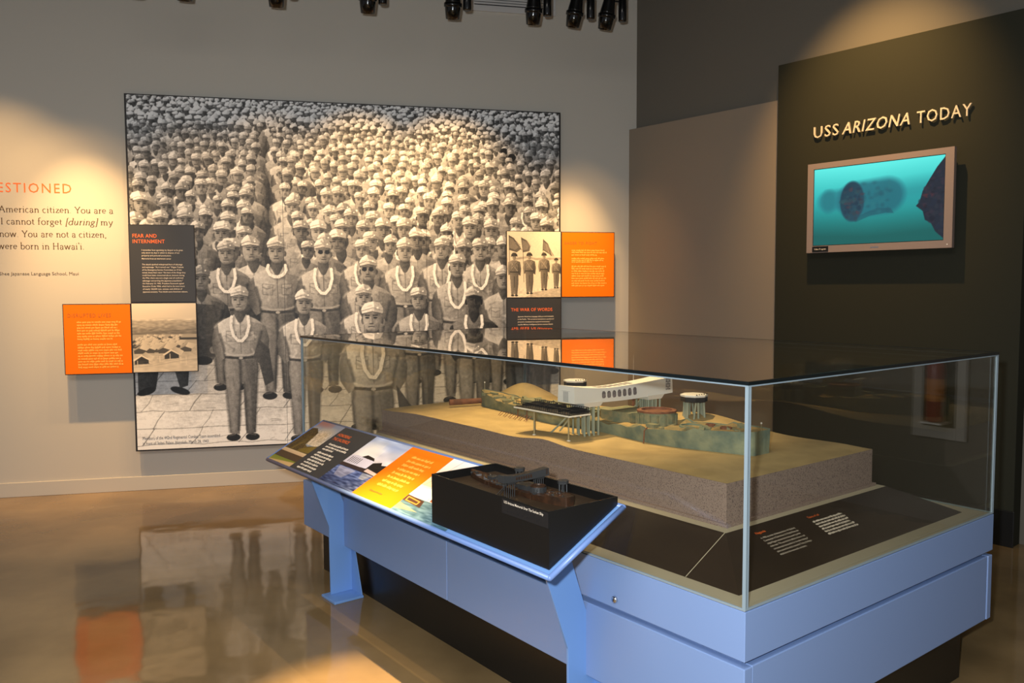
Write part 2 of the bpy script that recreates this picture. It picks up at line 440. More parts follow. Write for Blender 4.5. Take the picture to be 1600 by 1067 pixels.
# ------------------------------------------------------------------ pictures
g = random.Random(3)
def soldier(P, x, yc, h, near=False, lei=0, tone=0.0, legs=True, dark=0.0, glasses=False, jit=0.0):
    """x, chin y, head height (cap top to chin)"""
    t = lambda c: c + tone
    pt = lambda *q: [(x + a * h, yc + b_ * h) for a, b_ in q]
    d = dark
    if legs:
        P.poly(pt((-.58, 1.60), (.58, 1.60), (.66, 2.3), (.58, 3.4), (.50, 4.95), (.14, 5.0), (.07, 2.9), (-.05, 2.9), (-.12, 5.0), (-.48, 4.95), (-.56, 3.4), (-.66, 2.3)), t(.44), (-.10, -.03))
        if near:
            for e in (-.66, .66): P.line(pt((e * .9, 1.8), (e, 2.3), (e * .88, 3.4), (e * .74, 4.9)), .07 * h, t(.24), .6, soft=.1 * h)
            P.line(pt((-.36, 2.2), (-.32, 4.8)), .10 * h, t(.60), .5, soft=.16 * h); P.line(pt((.30, 2.2), (.30, 4.8)), .10 * h, t(.50), .5, soft=.16 * h)
            P.poly(pt((.12, 2.0), (.56, 2.0), (.54, 3.3), (.46, 4.8), (.38, 4.8), (.34, 3.2)), t(.28), None, .35)
            P.line(pt((-.04, 1.8), (-.02, 2.9), (-.15, 4.8)), .09 * h, t(.22), .8, soft=.1 * h); P.line(pt((.10, 2.9), (.17, 4.8)), .08 * h, t(.24), .7, soft=.1 * h)
            for q in range(10):
                a0, b0 = g.uniform(-.5, .4), g.uniform(1.8, 4.7); P.line(pt((a0, b0), (a0 + g.uniform(-.12, .2), b0 + g.uniform(.1, .4))), .05 * h, t(g.choice((.30, .58))), .4, soft=.08 * h)
            P.ell(x - .36 * h, yc + 5.12 * h, .27 * h, .15 * h, .13); P.ell(x + .38 * h, yc + 5.12 * h, .27 * h, .15 * h, .13)
            P.line(pt((-.52, 5.04), (-.3, 5.0)), .05 * h, .5, .6); P.line(pt((.26, 5.0), (.50, 5.04)), .05 * h, .46, .6)
    # arms held behind, torso over them
    P.poly(pt((-.66, .40), (-.98, .64), (-1.10, 1.15), (-1.06, 1.62), (-.80, 2.02), (-.62, 1.9), (-.62, 1.3)), t(.46 - d), (.12, -.05))
    P.poly(pt((.66, .40), (.98, .64), (1.12, 1.15), (1.08, 1.62), (.82, 2.02), (.62, 1.9), (.62, 1.3)), t(.40 - d), (-.10, -.05))
    P.poly(pt((-.24, .18), (-.60, .34), (-.86, .52), (-.80, 1.0), (-.64, 1.55), (-.60, 1.86), (.60, 1.86), (.64, 1.55), (.80, 1.0), (.86, .52), (.60, .34), (.24, .18)), t(.62 - d), (-.12, -.08))
    k0 = .10 * h
    P.line(pt((-.78, .95), (-.64, 1.5), (-.62, 1.85)), .07 * h, t(.20), .75, soft=k0); P.line(pt((.80, .85), (.66, 1.5), (.62, 1.85)), .09 * h, t(.18), .8, soft=k0)
    P.poly(pt((.38, .42), (.84, .56), (.78, 1.0), (.62, 1.6), (.58, 1.84), (.34, 1.84)), t(.42 - d), None, .45)
    if near:
        P.line(pt((-.62, .36), (-.88, .52), (-.98, .66)), .07 * h, t(.76 - d), .6, soft=.08 * h)
        for sx in (-1, 1):
            P.poly(pt((sx * .16, .84), (sx * .54, .82), (sx * .54, 1.22), (sx * .18, 1.24)), t(.66 - d), (-.05, -.05), .45)
            P.line(pt((sx * .16, .84), (sx * .54, .82), (sx * .54, 1.22), (sx * .18, 1.24), (sx * .16, .84)), .028 * h, t(.36), .55)
            P.line(pt((sx * .16, .95), (sx * .36, 1.01), (sx * .54, .94)), .03 * h, t(.36), .6)
        P.line(pt((0, .5), (.02, 1.72)), .035 * h, t(.38), .7)
        for q in range(12):
            a0, b0 = g.uniform(-.7, .5), g.uniform(.5, 1.7)
            P.line(pt((a0, b0), (a0 + g.uniform(-.25, .25), b0 + g.uniform(.04, .22))), .05 * h, t(g.choice((.36, .40, .80))), .5, soft=.08 * h)
        P.line(pt((-.60, 1.70), (-.3, 1.80), (.3, 1.80), (.60, 1.70)), .06 * h, t(.74), .6, soft=.06 * h)
        P.line(pt((-.58, 1.86), (0, 1.92), (.58, 1.86)), .10 * h, .24, .9)
        P.ell(x, yc + 1.91 * h, .08 * h, .05 * h, .66)
    else:
        P.line(pt((-.58, 1.84), (.58, 1.84)), .11 * h, .28, .7)
        for q in range(5):
            a0, b0 = g.uniform(-.7, .6), g.uniform(.4, 1.6); P.line(pt((a0, b0), (a0 + g.uniform(-.35, .35), b0 + g.uniform(.0, .4))), .08 * h, t(g.choice((.34, .82))), .5, soft=.1 * h)
    # neck, collar
    P.poly(pt((-.20, -.1), (.20, -.1), (.24, .34), (0, .50), (-.24, .34)), .36 - d * .5, (-.08, .0))
    P.poly(pt((-.24, .14), (-.03, .56), (-.36, .52)), t(.78 - d)); P.poly(pt((.24, .14), (.03, .56), (.36, .52)), t(.66 - d))
    fx = x + g.uniform(-jit, jit) * h * .5
    turn = g.uniform(-.05, .05)
    # cap behind, then face
    k = g.uniform(-.10, .10); hi = g.uniform(.92, 1.04)
    capp = [(-.33, -.56), (-.36, -.72), (-.25, -.90), (-.02 + k, -1.0 * hi), (.22 + k * .5, -.93), (.35, -.74), (.33, -.56), (.0, -.64)]
    P.ell(fx - .31 * h, yc - .34 * h, .055 * h, .11 * h, .40 - d); P.ell(fx + .31 * h, yc - .34 * h, .055 * h, .11 * h, .34 - d)
    P.poly([(fx + a * h, yc + b_ * h) for a, b_ in ((-.29, -.66), (.29, -.66), (.30, -.34), (.24, -.13), (.12, .0), (-.12, .0), (-.24, -.13), (-.30, -.34))], .55 - d, (-.10, -.02))
    P.ell(fx, yc - .20 * h, .22 * h, .22 * h, .55 - d, (-.08, .02), soft=.06 * h)
    P.poly([(fx + a * h, yc + b_ * h) for a, b_ in ((.08, -.60), (.29, -.62), (.30, -.34), (.22, -.12), (.10, .0), (.05, -.2))], .40 - d, None, .5)
    tx = fx + turn * h
    if near:
        P.ell(tx, yc - .545 * h, .27 * h, .055 * h, .36 - d, soft=.08 * h, alpha=.6)
        for sx in (-1, 1):
            P.line([(tx + sx * .06 * h, yc - .505 * h), (tx + sx * .20 * h, yc - .52 * h)], .035 * h, .15, .85)
            P.ell(tx + sx * .13 * h, yc - .435 * h, .065 * h, .028 * h, .13, alpha=.9)
            P.ell(tx + sx * .17 * h, yc - .29 * h, .08 * h, .07 * h, .66 - d, soft=.1 * h, alpha=.45)
            if glasses: P.ell(tx + sx * .13 * h, yc - .435 * h, .10 * h, .075 * h, .08, alpha=.95)
        P.line([(tx + .03 * h, yc - .44 * h), (tx + .045 * h, yc - .26 * h)], .045 * h, .38 - d, .7, soft=.05 * h)
        P.line([(tx - .02 * h, yc - .44 * h), (tx - .01 * h, yc - .27 * h)], .03 * h, .70 - d, .5, soft=.04 * h)
        P.ell(tx, yc - .24 * h, .07 * h, .025 * h, .24, alpha=.8)
        P.line([(tx - .09 * h, yc - .145 * h), (tx, yc - .155 * h), (tx + .09 * h, yc - .145 * h)], .03 * h, .20, .85)
        P.ell(tx, yc + .02 * h, .22 * h, .06 * h, .26, soft=.1 * h, alpha=.5)
    else:
        P.line([(tx - .2 * h, yc - .46 * h), (tx + .2 * h, yc - .46 * h)], .09 * h, .22, .75, soft=.08 * h)
        P.line([(tx + .02 * h, yc - .4 * h), (tx + .02 * h, yc - .26 * h)], .06 * h, .36, .6)
        P.line([(tx - .10 * h, yc - .16 * h), (tx + .10 * h, yc - .16 * h)], .06 * h, .26, .7)
    # garrison cap
    ct = t(.76) - d * .4
    P.poly([(fx + a * h, yc + b_ * h) for a, b_ in capp], ct, (-.10, -.08))
    P.poly([(fx + a * h, yc + b_ * h) for a, b_ in ((.02 + k, -.99 * hi), (.22 + k * .5, -.93), (.35, -.74), (.33, -.57), (.06, -.64))], ct - .24, None, .7)
    for q in range(3): P.line([(fx + g.uniform(-.3, .3) * h, yc - g.uniform(.66, .95) * h), (fx + g.uniform(-.3, .3) * h, yc - g.uniform(.62, .9) * h)], .04 * h, t(g.choice((.52, .95))), .5, soft=.05 * h)
    P.line([(fx - .34 * h, yc - .66 * h), (fx + k * h, yc - .76 * h), (fx + .34 * h, yc - .66 * h)], .035 * h, t(.46), .7)
    if near:
        P.line([(fx - .30 * h, yc - .78 * h), (fx - .1 * h, yc - .92 * h)], .05 * h, t(.96), .6, soft=.06 * h)
        P.line([(fx - .33 * h, yc - .56 * h), (fx, yc - .635 * h), (fx + .33 * h, yc - .56 * h)], .03 * h, .22, .7)
        P.ell(fx + .17 * h, yc - .76 * h, .03 * h, .03 * h, t(.9))
    if lei:
        c = [(-.32, .24), (-.36, .60), (-.27, 1.00), (-.10, 1.20), (.06, 1.22), (.23, 1.02), (.34, .62), (.31, .24)]
        P.line([(x + a * h + .05 * h, yc + b_ * h * lei + .05 * h) for a, b_ in c], .15 * h, .28, .45, soft=.1 * h)
        P.line([(x + a * h, yc + b_ * h * lei) for a, b_ in c], .115 * h, .88, 1)
        for q in range(len(c) - 1):
            for s_ in (.25, .75):
                a = c[q][0] * (1 - s_) + c[q + 1][0] * s_; b_ = c[q][1] * (1 - s_) + c[q + 1][1] * s_
                P.ell(x + a * h + .03 * h, yc + b_ * h * lei, .02 * h, .04 * h, .70, alpha=.6)

MUW, MUH, MU0, MZ1 = 3.47, 2.77, 0.0105, 3.102
def make_mural():
    W, H = 840, 670
    P = Paint(W, H, 0.30)
    S = W / MUW
    X = lambda u: (u - MU0) * S
    Y = lambda z: (MZ1 - z) * S
    y0 = Y(1.12)
    P.vgrad(y0, H, 0.62, 0.90)
    P.noise(0.035, 2, 4, (0, y0, W, H), 4); P.noise(0.05, 14, 5, (0, y0, W, H), 3)
    rows = [y0, Y(1.00), Y(.88), Y(.77), Y(.64), Y(.50), Y(.37)]
    for i, yy in enumerate(rows):
        P.line([(x, yy + g.uniform(-2, 2)) for x in range(0, W + 40, 30)], 1.2, .42, .75)
        for x in range(int(g.uniform(0, 50)), W, 88):
            if i + 1 < len(rows):
                P.line([(x + 10, yy), (x + g.uniform(-3, 3), (yy + rows[i + 1]) / 2), (x - 12, rows[i + 1])], g.uniform(1, 2), .42, .7)
    for q in range(120):
        x, yy = g.uniform(0, W), g.uniform(y0, H); P.line([(x, yy), (x + g.uniform(4, 22), yy + g.uniform(-3, 3))], g.uniform(.6, 1.6), g.choice((.5, .55, .96)), .5)
    P.vgrad(0, y0, .26, .22)
    yc = 3.0
    k = 0
    while yc < Y(1.83):
        h = 8.5 + .128 * yc
        sp = h * (.92 if yc > 90 else 1.05)
        n = int(W / sp) + 3
        aisle = X(1.06) + (yc - 180) * .04
        order = list(range(-n, n + 1)); g.shuffle(order)
        for i in order:
            x = aisle + (i + .5) * sp * 1.08 + (sp * .62 if i >= 0 else -sp * .62) * min(1, yc / 140) + g.uniform(-.30, .30) * sp
            if x < -h or x > W + h: continue
            hh = h * g.uniform(.82, 1.10)
            if yc < 62: soldier_far(P, x, yc + g.uniform(-.35, .35) * h, hh, g.uniform(-.12, .08))
            else: soldier(P, x, yc + g.uniform(-.30, .30) * h, hh, near=yc > 170, tone=g.uniform(-.05, .10), legs=False, dark=g.uniform(0, .16), jit=.3, lei=(.9 if yc > 190 and g.random() < .22 else 0))
            if g.random() < .01: P.ell(x, yc - .6 * h, .38 * h, .34 * h, .16)
        yc += h * (.60 if yc > 60 else .50)
        k += 1
    # rows at the front (placed by measurement on the wall)
    P.poly([(0, Y(1.66)), (W, Y(1.66)), (W, Y(1.10)), (.4 * S, Y(1.06)), (0, Y(1.10))], .22, (0, .03), .85)
    P.noise(.05, 6, 61, (0, Y(1.66), W, Y(1.10)))
    for (u, z, hh, lei, lg) in ((.16, 1.80, .2, 0, 0), (.42, 1.76, .19, 0, 0)): soldier(P, X(u), Y(z), hh * S, True, lei, -.04, False, .10)
    mid = [(.715, 1.806, .193, .95), (1.103, 1.817, .211, .45), (1.470, 1.813, .203, 1.0), (1.790, 1.845, .179, 1.05), (2.137, 1.83, .197, 1.0), (2.449, 1.853, .188, 1.1), (2.778, 1.843, .2, 1.0), (3.10, 1.82, .2, 1), (3.35, 1.85, .19, 0)]
    for i, (u, z, hh, lei) in enumerate(mid): soldier(P, X(u), Y(z), hh * S, True, lei, -.02 if i else -.06, True, .02, glasses=(i == 2))
    for i, (u, z, hh, lei) in enumerate([(.52, 1.60, .20, 0), (1.835, 1.671, .21, 0), (2.579, 1.702, .205, 1.05), (2.98, 1.60, .2, 0), (3.28, 1.62, .21, 1)]): soldier(P, X(u), Y(z), hh * S, True, lei, -.12 if i == 0 else .0, i > 0, .06, glasses=(i == 1))
    P.poly([(X(a), Y(b_)) for a, b_ in ((.30, 1.5), (.62, 1.48), (.66, 1.2), (.60, 1.04), (.46, 1.05), (.34, 1.15))], .24, (.05, 0), .8)
    P.ell(X(.52), Y(1.035), .07 * S, .035 * S, .14); P.ell(X(.60), Y(1.12), .03 * S, .03 * S, .46)
    # trousers and shoes of the man behind the camp photo
    P.poly([(X(a), Y(b_)) for a, b_ in ((.03, 1.05), (.20, 1.05), (.16, .82), (.03, .80))], .24, (-.05, 0)); P.poly([(X(a), Y(b_)) for a, b_ in ((.28, 1.05), (.42, 1.05), (.40, .84), (.34, .82))], .26, (-.06, 0))
    P.ell(X(.09), Y(.80), .07 * S, .028 * S, .16, ang=-.3); P.ell(X(.34), Y(.80), .075 * S, .028 * S, .16, ang=.3)
    fr_ = [(1.794, 1.448, .195, 1, 0, .02), (.808, 1.432, .2, 1, 0.02, 0), (1.31, 1.401, .20, 1.05, 0.03, .02), (2.25, 1.428, .2, 1.05, -.02, .06), (2.72, 1.413, .212, .9, .04, .30), (3.2, 1.44, .2, 1, 0, 0)]
    for u, z, hh, lei, tone, dk in fr_: soldier(P, X(u), Y(z), hh * S, True, lei, tone, True, dk)
    P.poly([(X(a), Y(b_)) for a, b_ in ((.95, 1.20), (1.03, 1.12), (1.06, .86), (.99, .82), (.95, 1.0), (.90, 1.05))], .30, (-.05, 0))
    soldier(P, X(1.861), Y(1.251), .255 * S, True, 1.25, .06, True, 0)
    P.poly([(X(a), Y(b_)) for a, b_ in ((2.05, .80), (2.17, .62), (2.2, .30), (2.1, .32))], .22, None, .8)
    P.noise(0.04, 1.5, 11); P.noise(0.035, 5, 12)
    P.a[:] = np.clip((P.a - .5) * 1.32 + .505, 0.02, .97)
    return P
def soldier_far(P, x, yc, h, z):
    pt = lambda *q: [(x + a * h, yc + b_ * h) for a, b_ in q]
    k = g.uniform(-.3, .3); q = g.uniform(.8, 1.2)
    P.poly(pt((-.3, .2), (-.95, .5), (-1.0, 1.9), (1.0, 1.9), (.95, .5), (.3, .2)), .66 + z, (-.16, -.14))
    P.line(pt((g.uniform(-.6, .6), .4), (g.uniform(-.6, .6), 1.3)), .3 * h, .24, .6)
    P.ell(x + .15 * h, yc + .15 * h, .5 * h, .35 * h, .18, alpha=.7)
    P.ell(x, yc - .32 * h, .34 * h, .40 * h, .38 + z, (-.10, 0))
    P.poly(pt((-.42, -.45), (-.44, -.72), (k, -1.1 * q), (.44, -.78), (.38, -.48)), .86 + z, (-.14, -.10))

def sepia(P, k=(1.0, .93, .82)):
    P.a *= np.array(k, np.float32)
    return P
def make_camp():
    W = H = 190
    P = Paint(W, H, .8)
    P.vgrad(0, 50, .93, .84); P.vgrad(48, 88, .72, .48); P.noise(.10, 3, 2, (0, 44, W, 92), 3); P.noise(.06, 9, 3, (0, 40, W, 92), 4)
    P.vgrad(86, H, .66, .80); P.noise(.05, 3, 4, (0, 120, W, H), 2)
    P.line([(0, 84), (70, 80), (110, 76), (W, 72)], 4, .40, .5)
    huts = []
    for i in range(46):
        huts.append((g.uniform(-6, 150), g.uniform(88, 128)))
    huts.sort(key=lambda q: q[1])
    for x, y in huts:
        s = 4 + (y - 84) * .28
        P.poly([(x, y), (x + s * 1.3, y - s * .9), (x + s * 3.2, y - s * .5), (x + s * 2.0, y + s * .4)], .82, (-.08, 0))
        P.poly([(x - s * .7, y + s * .35), (x, y - s * .1), (x + s * 1.3, y - s * .9), (x + s * .6, y + s * .1)], .64)
        P.poly([(x - s * .4, y + s * .35), (x + s * .6, y - s * .1), (x + s * 2.0, y + s * .35), (x + s * 1.9, y + s * .9), (x - s * .3, y + s * .9)], .30)
    P.line([(140, 98), (188, 98)], 6, .22)
    for (x, y, s) in ((92, 138, 17), (4, 152, 17)):
        P.poly([(x - s * .35, y + 4), (x + s * 1.2, y - s * .65), (x + s * 2.9, y + 6), (x + s * 2.5, y + 5), (x + s * 1.2, y - s * .35), (x, y + 7)], .88)
        P.poly([(x + s * 1.2, y - s * .65), (x + s * 1.9, y - s * 1.1), (x + s * 3.4, y - s * .3), (x + s * 2.9, y + 6)], .76, (.1, 0))
        P.poly([(x, y + 6), (x + s * 1.2, y - s * .35), (x + s * 2.5, y + 5), (x + s * 2.5, y + s * .85), (x, y + s * .95)], .20)
    P.poly([(0, 172), (60, 168), (180, 146), (W, 144), (W, H), (0, H)], .80, (0, .03)); P.noise(.06, 4, 6, (0, 150, W, H), 3)
    for x, y, hh in ((12, 158, 18), (46, 150, 14), (78, 146, 16), (108, 140, 14), (140, 150, 16), (156, 150, 20)):
        P.line([(x, y), (x, y + hh)], 2, .88)
    P.line([(0, 176), (60, 172), (150, 158), (W, 156)], 1.2, .55, .6)
    return sepia(P)
def make_guard():
    W, H = 190, 222
    P = Paint(W, H, .92)
    P.vgrad(0, 92, .93, .90); P.vgrad(92, H, .88, .95)
    P.line([(30, 92), (70, 86), (100, 92), (W, 90)], 7, .62, .7); P.noise(.05, 5, 3, (0, 84, W, 104), 3)
    P.poly([(60, 222), (90, 206), (140, 196), (W, 186), (W, H)], .72, None, .8); P.noise(.08, 3, 8, (40, 190, W, H), 2)
    for (x, y0, y1, fl) in ((6, 12, 190, [(7, 13), (24, 22), (50, 58), (34, 70), (8, 62)]), (52, 18, 200, [(50, 20), (70, 30), (82, 50), (78, 66), (56, 70)]), (150, 60, 190, [(128, 26), (144, 40), (160, 84), (146, 74), (126, 62)])):
        P.poly(fl, .38, (.06, .02)); P.poly([(a * .8 + fl[0][0] * .2, b_ * .75 + fl[0][1] * .25 + 6) for a, b_ in fl], .58, None, .7)
        P.line([fl[0], fl[-1]], 1.8, .25)
        P.line([fl[-1], (fl[-1][0] + (20 if x > 100 else 3), y1 - 30)], 1.6, .34)
        for q in range(5): P.line([(fl[1][0] + g.uniform(-8, 8), fl[1][1] + g.uniform(0, 20)), (fl[2][0] + g.uniform(-8, 8), fl[2][1] + g.uniform(-14, 8))], 1.6, g.choice((.25, .7)), .6)
    for (x, yc, h, dk) in ((25, 94, 24, 0), (78, 92, 23, .04), (130, 90, 21, .03), (173, 104, 17, .02)):
        pt = lambda *q: [(x + a * h, yc + b_ * h) for a, b_ in q]
        P.poly(pt((-.62, 1.8), (.62, 1.8), (.60, 3.4), (.42, 5.0), (.12, 5.0), (.03, 3), (-.1, 5.0), (-.45, 5.0), (-.55, 3.4)), .46 - dk, (-.10, 0))
        P.line(pt((.0, 2.4), (.02, 4.8)), .12 * h, .24, .8); P.ell(x - .25 * h, yc + 5.05 * h, .24 * h, .12 * h, .2); P.ell(x + .3 * h, yc + 5.05 * h, .24 * h, .12 * h, .2)
        P.poly(pt((-.25, .1), (-.85, .35), (-1.0, 1.3), (-.85, 2.2), (-.6, 2.1), (.6, 2.1), (.9, 2.3), (1.0, 1.3), (.85, .35), (.25, .1)), .48 - dk, (-.14, -.06))
        P.line(pt((.6, .7), (.72, 2.1)), .12 * h, .26, .8); P.line(pt((-.6, .7), (-.66, 2.0)), .10 * h, .28, .7)
        P.line(pt((-.6, 1.75), (.6, 1.75)), .16 * h, .2, .9); P.line(pt((-.5, .35), (.45, 1.6)), .12 * h, .66, .8); P.line(pt((.35, .3), (-.3, 1.2)), .10 * h, .64, .7)
        for q in range(5): P.line(pt((g.uniform(-.6, .6), g.uniform(.4, 1.7)), (g.uniform(-.6, .6), g.uniform(.4, 1.7))), .07 * h, g.choice((.30, .64)), .5)
        P.ell(x, yc - .28 * h, .27 * h, .38 * h, .62, (-.1, 0)); P.ell(x, yc - .38 * h, .22 * h, .06 * h, .3, alpha=.7); P.line(pt((-.08, -.05), (.08, -.05)), .05 * h, .35)
        P.poly(pt((-.46, -.40), (-.42, -.72), (-.2, -.95), (.18, -.96), (.42, -.72), (.48, -.40), (.1, -.50)), .24, (-.08, -.10))
    P.noise(.03, 2, 9)
    return sepia(P)

def make_tree_photo():
    W, H = 150, 210
    P = Paint(W, H, .6)
    P.vgrad(0, 110, (.50, .52, .60), (.90, .80, .66)); P.ell(95, 60, 40, 30, (.88, .74, .55), soft=40, alpha=.7); P.ell(30, 10, 60, 14, (.75, .35, .22), soft=18, alpha=.5)
    P.poly([(0, 40), (30, 36), (62, 54), (70, 76), (80, 112), (100, 118), (150, 104), (150, 150), (0, 150)], (.34, .26, .10), (.06, .0))
    P.noise(.10, 4, 21, (0, 40, W, 150)); P.noise(.08, 2, 22, (0, 40, W, 150))
    for q in range(26):
        x = g.uniform(0, 60); P.line([(x, 142), (x + g.uniform(4, 30), g.uniform(60, 110))], g.uniform(.8, 2), g.choice(((.55, .44, .18), (.2, .15, .07))), .7)
    P.poly([(90, 128), (130, 112), (150, 108), (150, 140), (80, 145)], (.52, .42, .12), None, .8)
    P.vgrad(146, 160, (.90, .76, .58), (.84, .68, .50)); P.vgrad(160, 186, (.30, .20, .12), (.24, .17, .10))
    for x in range(4, 150, 9): P.line([(x, 162), (x, 186)], 2.5, (.44, .34, .22), .7)
    P.vgrad(186, H, (.50, .52, .14), (.60, .56, .22)); P.poly([(0, 206), (150, 190), (150, 210), (0, 210)], (.85, .68, .45))
    return P
def make_memorial_photo():
    W, H = 170, 210
    P = Paint(W, H, .7)
    P.vgrad(0, 100, (.66, .72, .86), (.96, .90, .88)); P.noise(.10, 16, 31, (0, 0, W, 100), 2); P.ell(50, 60, 46, 36, (1, .97, .92), soft=40, alpha=.7); P.ell(120, 26, 40, 14, (.62, .68, .84), soft=16, alpha=.7)
    P.poly([(70, 118), (110, 98), (140, 86), (150, 96), (170, 92), (170, 134), (70, 134)], (.10, .08, .07)); P.noise(.05, 3, 32, (70, 90, W, 130))
    P.poly([(0, 92), (24, 86), (66, 88), (112, 90), (112, 122), (0, 128)], (.88, .84, .88), (.05, 0))
    P.poly([(46, 88), (60, 76), (96, 80), (108, 90)], (.14, .10, .08))
    for x in range(14, 66, 9): P.line([(x, 96), (x, 116)], 3, (.16, .12, .12))
    P.vgrad(124, 138, (.22, .14, .12), (.20, .16, .18)); P.poly([(118, 120), (170, 126), (170, 136), (116, 132)], (.92, .80, .74))
    P.vgrad(138, H, (.40, .46, .66), (.17, .22, .36)); P.noise(.20, 3, 33, (0, 136, W, H), 6); P.poly([(10, 140), (90, 140), (70, 176), (30, 176)], (.88, .80, .78), None, .45); P.poly([(120, 138), (165, 138), (150, 160), (130, 160)], (.85, .80, .70), None, .5)
    return P
def make_harbour_photo():
    W, H = 150, 210
    P = Paint(W, H, .8)
    P.vgrad(0, 110, (.95, .95, .97), (.96, .82, .64)); P.line([(30, 0), (8, 110)], 1, (.5, .4, .4), .6); P.line([(96, 0), (70, 120)], 1, (.6, .5, .5), .5)
    P.poly([(10, 118), (52, 110), (60, 150), (0, 152)], (.97, .92, .86)); P.poly([(56, 120), (80, 112), (84, 150), (58, 150)], (.60, .36, .24))
    P.poly([(84, 122), (150, 112), (150, 156), (84, 156)], (.80, .62, .46)); P.noise(.12, 4, 41, (50, 112, W, 158))
    for q in range(20): P.line([(g.uniform(60, 150), g.uniform(112, 150)), (g.uniform(60, 150), g.uniform(120, 152))], 1.6, g.choice(((.35, .18, .1), (.95, .7, .5))), .7)
    P.vgrad(152, H, (.36, .48, .52), (.30, .44, .52)); P.noise(.12, 3, 42, (0, 152, W, H), 4)
    P.poly([(0, 150), (48, 154), (54, 176), (0, 170)], (.26, .16, .10)); P.line([(6, 156), (40, 160), (40, 170), (8, 168), (6, 156)], 3, (.92, .55, .22)); P.poly([(0, 178), (60, 190), (0, 200)], (.78, .66, .42), None, .6)
    return P
def make_screen():
    W, H = 240, 150
    P = Paint(W, H)
    u = P.xx / W; v = P.yy / H
    t = np.clip(v * 1.15 - .05 + .10 * np.abs(u - .45), 0, 1)[..., None]
    top = np.array((.36, .93, .90)); mid = np.array((.14, .68, .68)); low = np.array((.05, .37, .36))
    P.a[:] = np.where(t < .5, top + (mid - top) * t * 2, mid + (low - mid) * (t - .5) * 2)
    P.line([(28, 64), (66, 62)], 38, (.12, .50, .54), .8, soft=10); P.ell(30, 64, 14, 22, (.10, .46, .50), soft=8, alpha=.7)
    P.line([(86, 64), (215, 56)], 34, (.10, .48, .52), .45, soft=26)
    P.line([(80, 66), (140, 62)], 64, (.09, .40, .46), .85, soft=12); P.ell(140, 66, 22, 26, (.09, .42, .47), soft=12, alpha=.6)
    P.poly([(72, 104), (100, 92), (124, 84), (148, 86), (154, 96), (140, 94), (110, 98), (84, 108)], (.08, .32, .38), None, .6)
    for q in range(40):
        x = g.uniform(92, 150); P.ell(x, g.uniform(36, 92), g.uniform(2, 5), g.uniform(2, 5), g.choice(((.10, .36, .42), (.08, .32, .38), (.12, .44, .48))), soft=4, alpha=.5)
    P.ell(76, 68, 23, 38, (.10, .26, .33), (.02, .02), soft=3)
    for q in range(60):
        a = g.uniform(0, 6.28); r_ = math.sqrt(g.random()); P.ell(76 + 21 * r_ * math.cos(a), 68 + 36 * r_ * math.sin(a), g.uniform(2, 5), g.uniform(2, 5), g.choice(((.16, .25, .30), (.28, .22, .27), (.08, .20, .28), (.14, .30, .34))), soft=2, alpha=.6)
    pts = [(240, 2), (226, 20), (212, 44), (203, 60), (198, 80), (192, 86), (204, 96), (208, 112), (218, 118), (226, 134), (240, 147)]
    P.poly(pts, (.10, .14, .20))
    for q in range(150):
        x, y = g.uniform(196, 240), g.uniform(10, 140)
        if x > 196 + abs(y - 80) * .55: P.ell(x, y, g.uniform(2, 5), g.uniform(2, 5), g.choice(((.10, .15, .22), (.18, .16, .22), (.07, .10, .16), (.30, .16, .20) if 66 < y < 96 and x < 222 else (.14, .17, .22))), soft=2, alpha=.7)
    return P

